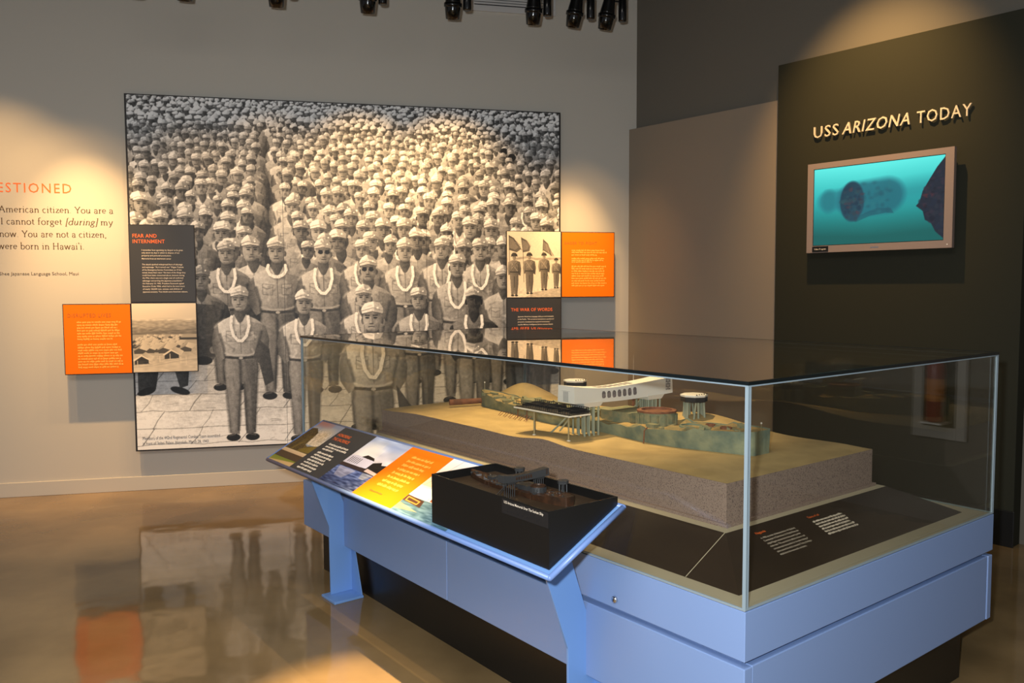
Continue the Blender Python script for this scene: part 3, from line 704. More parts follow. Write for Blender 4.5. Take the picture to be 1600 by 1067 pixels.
# ------------------------------------------------------------------ roman book letters (drawn with a broad pen)
def arc(cx, cy, rx, ry, a0, a1, n=10):
    return [(cx + rx * math.cos(R(a0 + (a1 - a0) * i / n)), cy + ry * math.sin(R(a0 + (a1 - a0) * i / n))) for i in range(n + 1)]
SER = lambda x, y, w_=.075: [(x - w_, y), (x + w_, y)]
XH, CP, AS, DS = .42, .66, .72, -.22
GL = {
 'A': (.62, [[(.06, .02), (.31, CP)], [(.31, CP), (.56, .02)], [(.15, .24), (.46, .24)], SER(.06, .015), SER(.56, .015)]),
 'I': (.28, [[(.14, 0), (.14, CP)], SER(.14, .015), SER(.14, CP - .015)]),
 'Y': (.58, [[(.05, CP), (.29, .3)], [(.53, CP), (.29, .3)], [(.29, .32), (.29, 0)], SER(.07, CP - .01), SER(.51, CP - .01), SER(.29, .015)]),
 'H': (.70, [[(.13, 0), (.13, CP)], [(.57, 0), (.57, CP)], [(.13, .34), (.57, .34)], SER(.13, .015), SER(.57, .015), SER(.13, CP - .015), SER(.57, CP - .015)]),
 'a': (.42, [[(.07, .33)] + arc(.19, .31, .12, .11, 150, 0) + [(.31, .08), (.35, .02), (.41, .03)], arc(.18, .11, .12, .12, 75, 360)[:9] + [(.31, .10)]]),
 'b': (.48, [[(.10, AS), (.10, .02)], arc(.24, .21, .18, .21, 150, -150), [(.03, AS - .01), (.10, AS)]]),
 'c': (.40, [arc(.22, .21, .17, .21, 50, 310)]),
 'd': (.50, [[(.40, AS), (.40, .05), (.47, .02)], arc(.23, .21, .18, .21, 30, 330), [(.33, AS - .01), (.40, AS)]]),
 'e': (.42, [[(.05, .24), (.37, .24)] + arc(.21, .23, .16, .19, 2, 315, 14)]),
 'f': (.32, [[(.12, 0), (.12, .54)] + arc(.23, .56, .11, .15, 180, 45), [(.03, XH - .02), (.25, XH - .02)], SER(.13, .015)]),
 'g': (.44, [arc(.20, .28, .13, .14, 0, 360, 16), [(.12, .16), (.10, .08), (.30, .04)] , arc(.21, -.09, .17, .12, 50, 400, 16), [(.30, .37), (.41, .40)]]),
 'i': (.25, [[(.12, 0), (.12, XH)], SER(.12, .015), [(.04, XH - .02), (.12, XH)], [(.10, .60), (.14, .60)]]),
 'm': (.76, [[(.12, 0), (.12, XH)], arc(.26, .27, .13, .14, 170, 20) + [(.39, .2), (.39, 0)], arc(.52, .27, .13, .14, 170, 20) + [(.65, .2), (.65, 0)], SER(.12, .015), SER(.39, .015), SER(.65, .015), [(.04, XH - .02), (.12, XH)]]),
 'n': (.50, [[(.12, 0), (.12, XH)], arc(.26, .26, .14, .15, 165, 15) + [(.40, .2), (.40, 0)], SER(.12, .015), SER(.40, .015), [(.04, XH - .02), (.12, XH)]]),
 'o': (.47, [arc(.235, .21, .19, .21, 0, 360, 20)]),
 'r': (.34, [[(.12, 0), (.12, XH)], [(.12, .26), (.18, .38), (.25, .41), (.31, .38)], SER(.12, .015), [(.04, XH - .02), (.12, XH)]]),
 't': (.30, [[(.13, .54), (.13, .10), (.18, .02), (.27, .04)], [(.04, XH - .02), (.26, XH - .02)]]),
 'u': (.50, [[(.10, XH), (.10, .14)] + arc(.22, .14, .12, .13, 190, 330) + [(.38, .18)], [(.38, XH), (.38, .04), (.46, .02)], [(.03, XH - .01), (.10, XH - .01)], [(.31, XH - .01), (.38, XH - .01)]]),
 'v': (.46, [[(.06, XH), (.23, .01)], [(.40, XH), (.23, .01)], SER(.06, XH - .01, .06), SER(.40, XH - .01, .06)]),
 'w': (.68, [[(.06, XH), (.20, .01)], [(.34, XH), (.20, .01)], [(.34, XH), (.48, .01)], [(.62, XH), (.48, .01)], SER(.06, XH - .01, .06), SER(.62, XH - .01, .06), SER(.34, XH - .01, .05)]),
 'y': (.46, [[(.06, XH), (.24, .0)], [(.42, XH), (.24, .0), (.15, -.18), (.05, -.20)], SER(.06, XH - .01, .06), SER(.41, XH - .01, .06)]),
 'z': (.40, [[(.05, XH - .03), (.35, XH - .03)], [(.35, XH - .02), (.05, .02)], [(.05, .03), (.36, .03), (.37, .09)]]),
 '.': (.22, [[(.08, .03), (.12, .03)]]),
 ',': (.22, [[(.08, .03), (.12, .03), (.08, -.10)]]),
 '`': (.18, [[(.06, AS), (.12, AS - .14)]]),
 '[': (.26, [[(.22, AS), (.10, AS), (.10, -.16), (.22, -.16)]]),
 ']': (.26, [[(.04, AS), (.16, AS), (.16, -.16), (.04, -.16)]]),
 ' ': (.26, []),
}
def roman(body, slant=()):
    """2D pen-drawn text; returns verts, faces; slant = character ranges in italic"""
    vs, fs = [], []; x = 0.0
    for i, ch in enumerate(body):
        w_, strokes = GL[ch]
        sl = .22 if any(a <= i < b_ for a, b_ in slant) else 0
        for st in strokes:
            n = len(st); L = []; Rr = []
            dot = ch in '.,i' and n <= 3 and abs(st[0][1] - st[1][1]) < .001 and abs(st[0][0] - st[1][0]) < .05
            for k in range(n):
                a = st[max(k - 1, 0)]; b_ = st[min(k + 1, n - 1)]
                dx, dy = b_[0] - a[0], b_[1] - a[1]; l = math.hypot(dx, dy) or 1; dx /= l; dy /= l
                if dot and k < 2: wd = .04
                else: wd = .019 + .027 * abs(dy) ** 1.5
                px, py = st[k]
                for lst, s_ in ((L, 1), (Rr, -1)):
                    qx, qy = px - dy * wd * s_, py + dx * wd * s_
                    lst.append((x + qx + sl * qy, qy))
            b0 = len(vs); vs += L + Rr
            for k in range(n - 1): fs.append((b0 + k, b0 + k + 1, b0 + n + k + 1, b0 + n + k))
        x += w_ * 1.06
    return vs, fs
def fit_roman(body, x0, x1, yb, size, slant=()):
    vs, fs = roman(body, slant)
    a = np.array(vs) * size
    a[:, 0] = x0 + (a[:, 0] - a[:, 0].min()) * (x1 - x0) / np.ptp(a[:, 0]); a[:, 1] += yb
    return [tuple(q) for q in a], fs
# ------------------------------------------------------------------ room shell
struct('floor', MB().box(-9, 9, -6, 13, -0.1, 0), M['floor'])
struct('ceiling', MB().box(-9, 9, -6, 13, 4.4, 4.5), M['ceiling'])
struct('wall_left', MB().box(-6.0, 4.34, 0, 0.2, 0, 4.4), M['wall_grey'], WALL)
struct('baseboard_left', MB().box(-6.0, 4.02, -0.012, -0.0005, 0, 0.113), M['wall_grey'], WALL, bevel=0.003)
struct('wall_right', MB().box(-1.75, 6.5, 0.12, 0.3, 0, 4.4), M['wall_dark'], SCR)
struct('wall_right_lower', MB().box(-1.60, 0.02, 0.06, 0.1195, 0, 3.0), M['wall_taupe'], SCR)
struct('wall_right_screen', MB().box(0, 1.665, 0, 0.1195, 0.0, 3.24), M['wall_olive'], SCR, bevel=0.003)
struct('baseboard_right', MB().box(-0.0, 1.672, -0.012, -0.0005, 0, 0.224), M['base_black'], SCR, bevel=0.003)

# ------------------------------------------------------------------ mural and wall panels
YM, YP = -0.06, -0.115
def board_root(name, label, cat, x, z, y=0.0, group=None):
    return thing(name, label, cat, WALL @ Matrix.Translation((x, y, z)), group)
def standoffs(root, xs, zs, y0, y1):
    for x in xs:
        for z in zs:
            part('standoff', MB().tube([(x, y0, z), (x, y1, z)], 0.012, 10), M['chrome'], root, WALL)
mu = board_root('photo_mural', 'huge black and white crowd mural of soldiers in caps, standing off the pale wall', 'mural', 1.745, 0.33)
part('board', MB().box(0.0005, 3.4905, YM, YM + 0.02, 0.325, 3.11), M['edge'], mu, WALL)
PM = make_mural()
paint_obj('photograph', PM, WALL, (MU0 + .004, YM - 0.0015, MZ1), (MUW - .008, 0, 0), (0, 0, -MUH + .004), M['print'], mu)
standoffs(mu, (0.15, 1.75, 3.34), (0.5, 2.9), YM + 0.019, 0.0)
cap = MB()
to3(fit_text('Members of the 442nd Regimental Combat Team assembled', .055, .635, .415, .026), (0, YM - .003, 0), (1, 0, 0), (0, 0, 1), cap)
to3(fit_text('in front of \u02bbIolani Palace, Honolulu, March 28, 1943', .055, .545, .374, .026), (0, YM - .003, 0), (1, 0, 0), (0, 0, 1), cap)
part('caption', cap, M['inkgrey'], mu, WALL)
# seams of the mural's printed strips
sm = MB()
for u in (1.16, 2.32): sm.box(u, u + .0025, YM - .0022, YM - .0016, .335, 3.10)
part('strip_seam', sm, M['edge'], mu, WALL)

def panel(name, label, x0, x1, z0, z1, facemat, wall_y, P=None):
    r_ = board_root(name, label, 'panel', (x0 + x1) / 2, z0)
    part('board', MB().box(x0, x1, YP, YP + 0.018, z0, z1), M['edge'], r_, WALL)
    e = 0.0055
    if P is None:
        part('print_face', MB().box(x0 + e, x1 - e, YP - .0015, YP - .0002, z0 + e, z1 - e), facemat, r_, WALL)
    else:
        paint_obj('photograph', P, WALL, (x0 + e, YP - .0012, z1 - e), (x1 - x0 - 2 * e, 0, 0), (0, 0, -(z1 - z0) + 2 * e), M['print'], r_)
    for xx, wy in wall_y:
        part('standoff', MB().tube([(xx, YP + .017, (z0 + z1) / 2), (xx, wy, (z0 + z1) / 2)], 0.012, 10), M['chrome'], r_, WALL)
    return r_
TP = dict(ex=(1, 0, 0), ey=(0, 0, 1))
def ptext(root, name, items, x0, x1, z1, W_, H_, material):
    mb = MB()
    for body, a, b_, y, cp_, kw in items:
        to3(fit_text(body, x0 + a * W_, x0 + b_ * W_, z1 - y, cp_, **kw), (0, YP - .0026, 0), (1, 0, 0), (0, 0, 1), mb)
    return part(name, mb, material, root, WALL)

r_ = panel('text_panel', 'tall charcoal panel headed FEAR AND INTERNMENT, over the mural\'s left edge', .011, .491, 1.5015, 2.105, M['char'], [(.25, YM)])
B = dict(bold=.007, space=1.06); T = dict(bold=.004)
ptext(r_, 'heading', [('FEAR AND', .06, .424, .101, .030, B), ('INTERNMENT', .06, .544, .144, .030, B)], .011, .491, 2.105, .48, .6, M['inkorange'])
fl_ = ['I remember how agonizing my despair to be given', 'only about six days in which to dispose of our', 'property and personal possessions.', 'Minnie Ikeda, Remembering Internment',
       'The attack sparked widespread fears of sabotage', 'and espionage. \u201cAs it turned out,\u201d Shigeo Yoshida', 'of the Emergency Service Committee on O\u02bbahu', 'noted, those fears were \u201cthe least of the things they', 'could have been concerned about, because during', 'the War, there was not a single case of confirmed',
       'sabotage concerning the Japanese population.\u201d', 'On February 19, 1942, President Roosevelt signed', 'Executive Order 9066, which led to the internment', 'of nearly 120,000 men, women, and children of', 'Japanese ancestry. Two thirds were American citizens.']
fl_[3] = 'Memories from an internment center'
fy = [400, 432, 465, 502, 570, 602, 635, 667, 699, 731, 764, 797, 830, 863, 896]; fe = [690, 650, 550, 545, 680, 692, 668, 715, 700, 685, 680, 690, 700, 668, 735]
for i0, i1 in ((0, 4), (4, 15)):
    ptext(r_, 'paragraph', [(t_, .19, (e_ - 45) / 790, (y_ - 90) / 920 * .6, .0115, T) for t_, y_, e_ in zip(fl_[i0:i1], fy[i0:i1], fe[i0:i1])], .011, .491, 2.105, .48, .6, M['inkwhite'])

r_ = panel('orange_panel', 'square orange panel headed DISRUPTED LIVES, left of the camp photo', -.474, .0098, .951, 1.494, M['orange'], [(-.23, 0.0)])
ptext(r_, 'heading', [('DISRUPTED LIVES', .07, .70, .102, .030, dict(space=1.15))], -.474, .010, 1.494, .484, .543, M['inkrust'])
for i0, ey_, sd in ((0, (820, 775, 770, 800, 800, 820, 705), 5), (8, (770, 805, 820, 770, 830, 805, 830, 835, 770), 6)):
    part('paragraph', greek(MB(), (0, YP - .0026, 0), (1, 0, 0), (0, 0, 1), -.474 + .2 * .484, [(e - 240) / 895 * .484 for e in ey_], 1.494 - .146 - i0 * .0217, .0217, .0105, sd), M['inkyellow'], r_, WALL)
panel('camp_photo_panel', 'sepia photo panel of internment camp huts, right of the left orange panel', .0105, .4915, .9535, 1.4995, None, [(.25, YM)], make_camp())
panel('guard_photo_panel', 'sepia photo panel of four soldiers carrying flags, left of EAGER TO FIGHT', 2.995, 3.4805, 1.5175, 2.0895, None, [(3.24, YM)], make_guard())
r_ = panel('orange_panel', 'orange panel headed EAGER TO FIGHT, beside the dark taupe wall', 3.4815, 3.967, 1.5195, 2.0855, M['orange'], [(3.75, 0.0)])
ptext(r_, 'heading', [('EAGER TO FIGHT', .064, .663, .109, .026, dict(space=1.15))], 3.481, 3.967, 2.085, .486, .566, M['inkrust'])
for ys, es, sd in (((315, 345, 380), (655, 685, 550), 1), ((430, 455, 478), (650, 640, 480), 2), ((540, 572, 606, 640, 674, 708, 742, 776, 810), (675, 645, 655, 655, 650, 680, 660, 685, 655), 3)):
    mb = MB()
    for y_, e_ in zip(ys, es): greek(mb, (0, YP - .0026, 0), (1, 0, 0), (0, 0, 1), 3.481 + .19 * .486, [(e_ - 200) / 735 * .486], 2.085 - (y_ - 50) / 915 * .566, .02, .0098, sd * 100 + y_)
    part('paragraph', mb, M['inkyellow'], r_, WALL)
r_ = panel('text_panel', 'charcoal panel headed THE WAR OF WORDS, below the photo of flag bearers', 2.995, 3.4805, .94, 1.5155, M['char'], [(3.24, YM)])
ptext(r_, 'heading', [('THE WAR OF WORDS', .079, .833, .112, .029, B)], 2.995, 3.481, 1.515, .486, .57, M['inkorange'])
wl = ['Japanese American language skills proved invaluable', 'in the Pacific. \u201cWe served as interpreters, questioned', 'prisoners, translated the captured documents,\u201d', 'recalled Military Intelligence Service veteran Hoichi']
ptext(r_, 'body_text', [(t_, .2, (e_ - 45) / 660, .163 + i * .0228, .0115, T) for i, (t_, e_) in enumerate(zip(wl, (610, 612, 570, 600)))], 2.995, 3.481, 1.515, .486, .57, M['inkwhite'])

# lettering on the wall
mb = to3(fit_text('QUESTIONED', -1.095, -.411, 2.345, .076, space=1.2), (0, -.0012, 0), (1, 0, 0), (0, 0, 1))
tag(part('wall_heading', mb, M['inkorange'], None, WALL), 'orange capitals QUESTIONED on the pale wall, left of the mural', 'lettering')
wq = thing('wall_quotation', 'four brown printed lines of a quotation under the orange heading', 'lettering', WALL @ Matrix.Translation((-.53, 0, 1.9)))
for body, a, b_, z_, sl in (('American citizen. You are a', -.922, -.118, 2.194, ()), ('I cannot forget [during] my', -.908, -.122, 2.103, ((16, 24),)), ('now. You are not a citizen,', -.922, -.175, 2.008, ()), ('were born in Hawai`i.', -.938, -.339, 1.915, ())):
    part('text_line', to3(fit_roman(body, a, b_, z_, .073, sl), (0, -.0012, 0), (1, 0, 0), (0, 0, 1)), M['inkbrown'], wq, WALL)
mb = to3(fit_text('Shee Japanese Language School, Maui', -.935, -.382, 1.716, .026), (0, -.0012, 0), (1, 0, 0), (0, 0, 1))
tag(part('wall_credit', mb, M['inkbrown'], None, WALL), 'small brown credit line naming a school on Maui, below the quotation', 'lettering')

# ------------------------------------------------------------------ air vent high on the wall
v = thing('air_vent', 'white slatted air vent high on the pale wall behind the spotlights', 'vent', WALL @ Matrix.Translation((3.08, 0, 3.94)))
fm = MB()
for b_ in ((2.70, 3.46, 3.935, 3.985), (2.70, 3.46, 4.225, 4.275), (2.70, 2.75, 3.985, 4.225), (3.41, 3.46, 3.985, 4.225)): fm.box(b_[0], b_[1], -.018, -.0003, b_[2], b_[3])
part('frame', fm, M['vent'], v, WALL, bevel=.003)
part('back_plate', MB().box(2.75, 3.41, -.004, -.0003, 3.985, 4.225), M['black'], v, WALL)
for i in range(11):
    z_ = 3.992 + i * .0215
    part('slat', MB().hexa([(2.75, -.017, z_), (3.41, -.017, z_), (3.41, -.004, z_ + .010), (2.75, -.004, z_ + .010)], [(2.75, -.017, z_ + .015), (3.41, -.017, z_ + .015), (3.41, -.004, z_ + .024), (2.75, -.004, z_ + .024)]), M['vent'], v, WALL)

# ------------------------------------------------------------------ track lighting
TRY = -0.9
tr = thing('lighting_track', 'black ceiling track carrying the row of spotlights', 'track', WALL @ Matrix.Translation((1.9, TRY, 4.1)))
part('rail_bar', MB().box(-0.6, 4.0, TRY - .02, TRY + .02, 4.07, 4.11), M['spot'], tr, WALL)
for u in (-.3, 1.8, 3.7): part('hanger', MB().tube([(u, TRY, 4.1), (u, TRY, 4.4)], .008, 8), M['spot'], tr, WALL)
def spotlight(u, label, lean=0.0, group=None):
    fr = WALL @ Matrix.Translation((u, TRY, 0)); base = thing('track_spotlight', label, 'spotlight', fr @ Matrix.Translation((.1, 0, 4.07)), group)
    ax = Vector((lean, .22, -1)).normalized(); top = Vector((-.0, -.03, 3.83))
    part('lamp_head', MB().lathe([(.034, 0), (.04, .006), (.046, .07), (.056, .14), (.058, .15)], ax, top, 24), M['spot'], base, fr, True)
    part('collar', MB().lathe([(.058, .150), (.066, .153), (.066, .178), (.058, .182)], ax, top, 24), M['spot'], base, fr, True)
    part('snout', MB().lathe([(.058, .182), (.057, .2), (.050, .262), (.046, .262), (.052, .21)], ax, top, 24, cap=False), M['spot'], base, fr, True)
    part('lens', MB().lathe([(.05, .225), (.05, .23)], ax, top, 20), M['glow'], base, fr, label='reddish glowing lens')
    part('driver_box', MB().lathe([(.028, 0), (.031, .004), (.031, .255), (.028, .26)], (0, 0, -1), (.105, 0, 3.895), 16), M['spot'], base, fr, True)
    part('stem', MB().tube([(.105, 0, 4.075), (.105, 0, 3.89)], .01, 8), M['spot'], base, fr)
    part('arm', MB().box(.03, .105, -.008, .008, 3.80, 3.815).box(.03, .105, -.008, .008, 3.775, 3.785), M['spot'], base, fr)
    return base
US = (3.635, 3.38, 3.04, 2.432, 1.818, 1.187, .582, .265)
pl = ('rightmost black spotlight, nearest the dark wall', 'black spotlight second from the dark wall', 'black spotlight over the right end of the white vent', 'black spotlight at the left end of the white vent', 'black spotlight alone above the middle of the mural', 'black spotlight above the mural, left of its middle', 'black spotlight barely showing above the mural\'s left part', 'leftmost black spotlight, only its rim showing at the top edge')
for u, l in zip(US, pl): spotlight(u, l, lean=(-.12 if u > 3.2 else 0), group='ceiling track spotlights')
# the beams
for u, tx, tz, e, s in ((3.66, 3.70, .8, 90, 60), (3.60, 3.62, 1.58, 290, 34), (3.38, 3.45, .8, 90, 56), (2.432, 2.60, 1.15, 260, 80), (1.818, 1.75, 1.15, 230, 80), (1.187, .95, 1.1, 90, 76), (.582, .35, .8, 80, 70), (-.42, -.34, .8, 90, 74), (-.36, -.28, 1.42, 400, 46), (-.85, -1.0, 1.2, 120, 84)):
    lamp_spot(WALL, (u, TRY + .02, 3.56), (tx, 0, tz), e, s, 1.0)
# beam on the screen wall, beams over the display case
lamp_spot(SCR, (.85, -1.15, 4.2), (.74, 0, 2.72), 420, 60, 1.0, (1.0, .6, .22))
lamp_spot(CASE, (.9, 2.2, 4.1), (.85, 1.7, 1.0), 850, 40, 1.0, (1.0, .74, .42))
lamp_spot(CASE, (.27, 1.5, 4.1), (.14, 1.5, 0), 230, 44, 1.0, (1.0, .74, .42), .02)
lamp_spot(CASE, (-1.0, 1.35, 4.1), (-.52, 1.4, 0), 3000, 15, .9, (1.0, .68, .32), .02)

# ------------------------------------------------------------------ wall screen and its title
t = thing('wall_television', 'silver framed flat screen showing teal underwater wreck on the dark wall', 'television', SCR @ Matrix.Translation((.805, 0, 1.84)))
TX0, TX1, TZ0, TZ1, TY = .312, 1.30, 1.842, 2.467, -.10
bz = MB()
for a in ((TX0, TX1, TZ0, 1.890), (TX0, TX1, 2.428, TZ1), (TX0, .357, 1.890, 2.428), (1.248, TX1, 1.890, 2.428)): bz.box(a[0], a[1], TY, TY + .035, a[2], a[3])
part('bezel', bz, M['silver'], t, SCR)
part('back_housing', MB().box(TX0 + .03, TX1 - .03, TY + .034, TY + .07, TZ0 + .03, TZ1 - .03), M['black'], t, SCR, bevel=.01)
part('wall_bracket', MB().box(.6, 1.0, TY + .069, -.0005, 2.0, 2.3), M['black'], t, SCR)
part('screen_edge', MB().box(.3565, 1.2485, TY + .006, TY + .034, 1.8895, 2.4285), M['black'], t, SCR)
paint_obj('screen', make_screen(), SCR, (.361, TY + .005, 2.424), (.883, 0, 0), (0, 0, -.530), M['screen'], t)
lb = part('sticker', MB().box(.357, .478, TY - .002, TY - .0002, 1.846, 1.886), M['black'], t, SCR)
part('sticker_text', to3(fit_text('Video Program', .372, .462, 1.861, .012), (0, TY - .003, 0), (1, 0, 0), (0, 0, 1)), M['inkwhite'], lb, SCR)
part('maker_badge', MB().box(.78, .835, TY - .001, TY - .0002, 1.862, 1.868), M['chrome'], t, SCR)
part('power_lamp', MB().lathe([(.004, 0), (.004, .002)], (0, -1, 0), (1.272, TY, 1.864), 10), M['white'], t, SCR)
lt = thing('dimensional_lettering', 'raised cream title USS ARIZONA TODAY on the dark wall above the screen', 'lettering', SCR @ Matrix.Translation((.835, 0, 2.66)))
def solid_letters(word, x0, x1, zb, cp_, depth, **kw):
    xs = x0
    vs, fs = fit_text(word, x0, x1, zb, cp_, **kw)
    par = list(range(len(vs)))
    def find(a):
        while par[a] != a: par[a] = par[par[a]]; a = par[a]
        return a
    for f in fs:
        for k in f[1:]: par[find(k)] = find(f[0])
    groups = {}
    for f in fs: groups.setdefault(find(f[0]), []).append(f)
    for gfs in groups.values():
        ids = sorted({i for f in gfs for i in f}); mp = {i: k for k, i in enumerate(ids)}
        n = len(ids); mb = MB()
        V = [(vs[i][0], -.012 - depth, vs[i][1]) for i in ids] + [(vs[i][0], -.012, vs[i][1]) for i in ids]
        F = [tuple(mp[i] for i in f) for f in gfs] + [tuple(mp[i] + n for i in f)[::-1] for f in gfs]
        ed = {}
        for f in gfs:
            for a, b_ in zip(f, f[1:] + f[:1]): ed[(a, b_)] = 1
        for (a, b_) in ed:
            if (b_, a) not in ed: F.append((mp[a], mp[b_], mp[b_] + n, mp[a] + n))
        mb.add(V, F)
        cx = sum(vs[i][0] for i in ids) / n; cz = sum(vs[i][1] for i in ids) / n
        o = part('letter', mb, M['letter'], lt, SCR)
        zs = [vs[i][1] for i in ids]
        part('pin', MB().tube([(vs[ids[0]][0], -.0125, vs[ids[0]][1]), (vs[ids[0]][0], 0, vs[ids[0]][1])], .003, 6), M['black'], o, SCR)
solid_letters('USS', .307, .493, 2.661, .083, .012, space=1.15)
solid_letters('ARIZONA', .520, .985, 2.659, .082, .012, shear=.22, space=1.12, bold=.004)
solid_letters('TODAY', 1.030, 1.362, 2.656, .081, .012, space=1.15)

# extinguisher cabinet further along the right wall, seen mirrored in the case's end pane
ec = thing('extinguisher_cabinet', 'white framed fire extinguisher cabinet, seen only as a reflection in the end glass', 'cabinet', SCR @ Matrix.Translation((3.48, .12, .58)))
fm = MB()
for a in ((3.30, 3.37, .58, 1.50), (3.59, 3.66, .58, 1.50), (3.37, 3.59, .58, .66), (3.37, 3.59, 1.42, 1.50)): fm.box(a[0], a[1], .09, .1195, a[2], a[3])
part('frame', fm, M['ext_frame'], ec, SCR, bevel=.004)
part('cabinet_back', MB().box(3.37, 3.59, .112, .1195, .66, 1.42), M['black'], ec, SCR)
ex = part('extinguisher', MB().lathe([(.05, 0), (.06, .01), (.06, .36), (.05, .40), (.02, .43), (.02, .46)], (0, 0, 1), (3.48, .045, .70), 20), M['ext_red'], ec, SCR, True)
part('label', MB().lathe([(.0605, .14), (.0605, .29)], (0, 0, 1), (3.48, .045, .70), 20, cap=False), M['inkrust'], ex, SCR)
part('shelf', MB().box(3.41, 3.55, -.02, .112, .688, .6995), M['vent'], ec, SCR)
part('valve', MB().box(3.45, 3.51, .03, .06, 1.16, 1.20), M['black'], ex, SCR)
# ------------------------------------------------------------------ display case
ZL, ZT = .687, 1.338
dc = thing('display_case', 'large blue laminate display case base with black plinth, under the glass hood', 'display case', CASE @ Matrix.Translation((CW / 2, CL / 2, 0)))
part('plinth', MB().box(.08, CW - .08, .08, CL - .08, 0, .2545), M['black'], dc, CASE)
part('cabinet_core', MB().box(.0365, CW - .0365, .036, CL - .036, .2555, .5365), M['blue'], dc, CASE)
GAP = .0025
for xa, xb in ((0, .036), (CW - .036, CW)):
    for ya, yb in ((0, 1.528), (1.532, CL)):
        part('side_panel', MB().box(xa, xb, ya, yb, .2555, .517), M['blue'], dc, CASE, bevel=.003)
for ya, yb in ((0.0025, .0355), (CL - .0355, CL - .0025)):
    part('end_panel', MB().box(.0395, CW - .0395, ya, yb, .2555, .517), M['blue'], dc, CASE, bevel=.003)
part('upper_band', MB().box(0, CW, 0, CL, .537, ZL - .004), M['blue'], dc, CASE, bevel=.0015)
lk = part('lock', MB().lathe([(.012, 0), (.012, .006), (.009, .009)], (-1, 0, 0), (0, .515, .567), 18), M['chrome'], dc, CASE, True)
part('keyhole', MB().box(-.0102, -.0088, .5135, .5165, .562, .572), M['black'], lk, CASE)
lg = MB()
e0, e1_ = .006, .085
for a in ((e0, e1_, e0, CL - e0), (CW - e1_, CW - e0, e0, CL - e0), (e1_, CW - e1_, e0, e1_), (e1_, CW - e1_, CL - e1_, CL - e0)): lg.box(a[0], a[1], a[2], a[3], ZL - .0045, ZL)
part('ledge', lg, M['beige'], dc, CASE)
I0, ZI = .295, .787
O = [(e1_, e1_), (CW - e1_, e1_), (CW - e1_, CL - e1_), (e1_, CL - e1_)]
I = [(I0, I0), (CW - I0, I0), (CW - I0, CL - I0), (I0, CL - I0)]
def skirt(k):
    a, b_ = O[k], O[(k + 1) % 4]; c, d = I[(k + 1) % 4], I[k]
    return MB().hexa([(*a, ZL - .004), (*b_, ZL - .004), (*c, ZI - .004), (*d, ZI - .004)], [(*a, ZL), (*b_, ZL), (*c, ZI), (*d, ZI)])
for k in range(4):
    cp_ = part('caption_slope', skirt(k), M['graphic'], dc, CASE)
    if k == 0:
        ey = Vector((0, I0 - e1_, ZI - ZL)).normalized(); org = Vector((0, e1_, ZL)) + Vector((0, -ey.z, ey.y)) * .0012
        d_ = lambda u: (u - e1_) / ey.y
        mb = MB()
        tl = ['In 1950, by order of Admiral Arthur W. Radford,', 'Commander in Chief of the U.S. Pacific Fleet, the', 'original flagpole was attached to the severed leg of the', 'main mast. This was the first effort to honor and', 'commemorate the sacrifice for the sailors being of', 'sailors aboard the ship\u2019s memorial. Today, the flag is', 'attached to the memorial\u2019s structure.']
        we = [.197, .197, .190, .197, .197, .199, .150]
        for i, (s_, w_) in enumerate(zip(tl, we)): to3(fit_text(s_, .408, .408 + w_, d_(.236) - i * .0138, .0078), org, (1, 0, 0), ey, mb)
        part('caption_text', mb, M['inkwhite'], cp_, CASE)
        mb = MB()
        for i, w_ in enumerate((.188, .192, .190, .180, .192, .196)): greek(mb, org, (1, 0, 0), ey, .716, [w_], d_(.236) - i * .0135, .01, .0062, 60 + i)
        part('small_print', mb, M['inkwhite'], cp_, CASE)
        mb = MB()
        to3(fit_text('Flagpole', .408, .462, d_(.257), .010, bold=.006), org, (1, 0, 0), ey, mb); to3(fit_text('Tears of oil', .716, .786, d_(.257), .010, bold=.006), org, (1, 0, 0), ey, mb)
        part('caption_heading', mb, M['inkorange'], cp_, CASE)
    if k == 3:
        nrm = Vector((-(ZI - ZL), 0, I0 - e1_)).normalized() * .0015
        mb = MB()
        a = Vector((e1_, .286, ZL)) + nrm; b_ = Vector((I0, .297, ZI)) + nrm
        mb.add([a, a + Vector((0, .003, 0)), b_ + Vector((0, .003, 0)), b_], [(0, 1, 2, 3)])
        part('seam_line', mb, M['beige'], cp_, CASE)
part('inner_shelf', MB().box(I0, CW - I0, I0, CL - I0, ZI - .012, ZI), M['beige'], dc, CASE)

# ------------------------------------------------------------------ glass hood
gh = thing('glass_hood', 'clear glass hood with white corner edges on the blue display case', 'glass cover', CASE @ Matrix.Translation((CW / 2, CL / 2, ZL)))
g0 = .006
for nm, bx in (('glass_pane', (g0, g0 + .008, g0, CL - g0)), ('glass_pane', (CW - g0 - .008, CW - g0, g0, CL - g0)), ('glass_pane', (g0 + .0085, CW - g0 - .0085, g0, g0 + .008)), ('glass_pane', (g0 + .0085, CW - g0 - .0085, CL - g0 - .008, CL - g0))):
    part(nm, MB().box(*bx, ZL + .001, ZT - .0105), M['glass'], gh, CASE)
part('top_pane', MB().box(.005, CW - .005, .005, CL - .005, ZT - .010, ZT), M['glass'], gh, CASE)
def ring(w0, w1, z0, z1):
    mb = MB()
    for a in ((w0, w1, w0, CL - w0), (CW - w1, CW - w0, w0, CL - w0), (w1, CW - w1, w0, w1), (w1, CW - w1, CL - w1, CL - w0)): mb.box(*a, z0, z1)
    return mb
part('top_edge', ring(-.001, .0048, ZT - .010, ZT + .0006), M['seal'], gh, CASE)
part('top_trim', ring(.0005, .0055, ZT - .0145, ZT - .0102), M['trim_white'], gh, CASE)
part('bottom_trim', ring(.001, .0055, ZL - .0005, ZL + .005), M['trim_white'], gh, CASE)
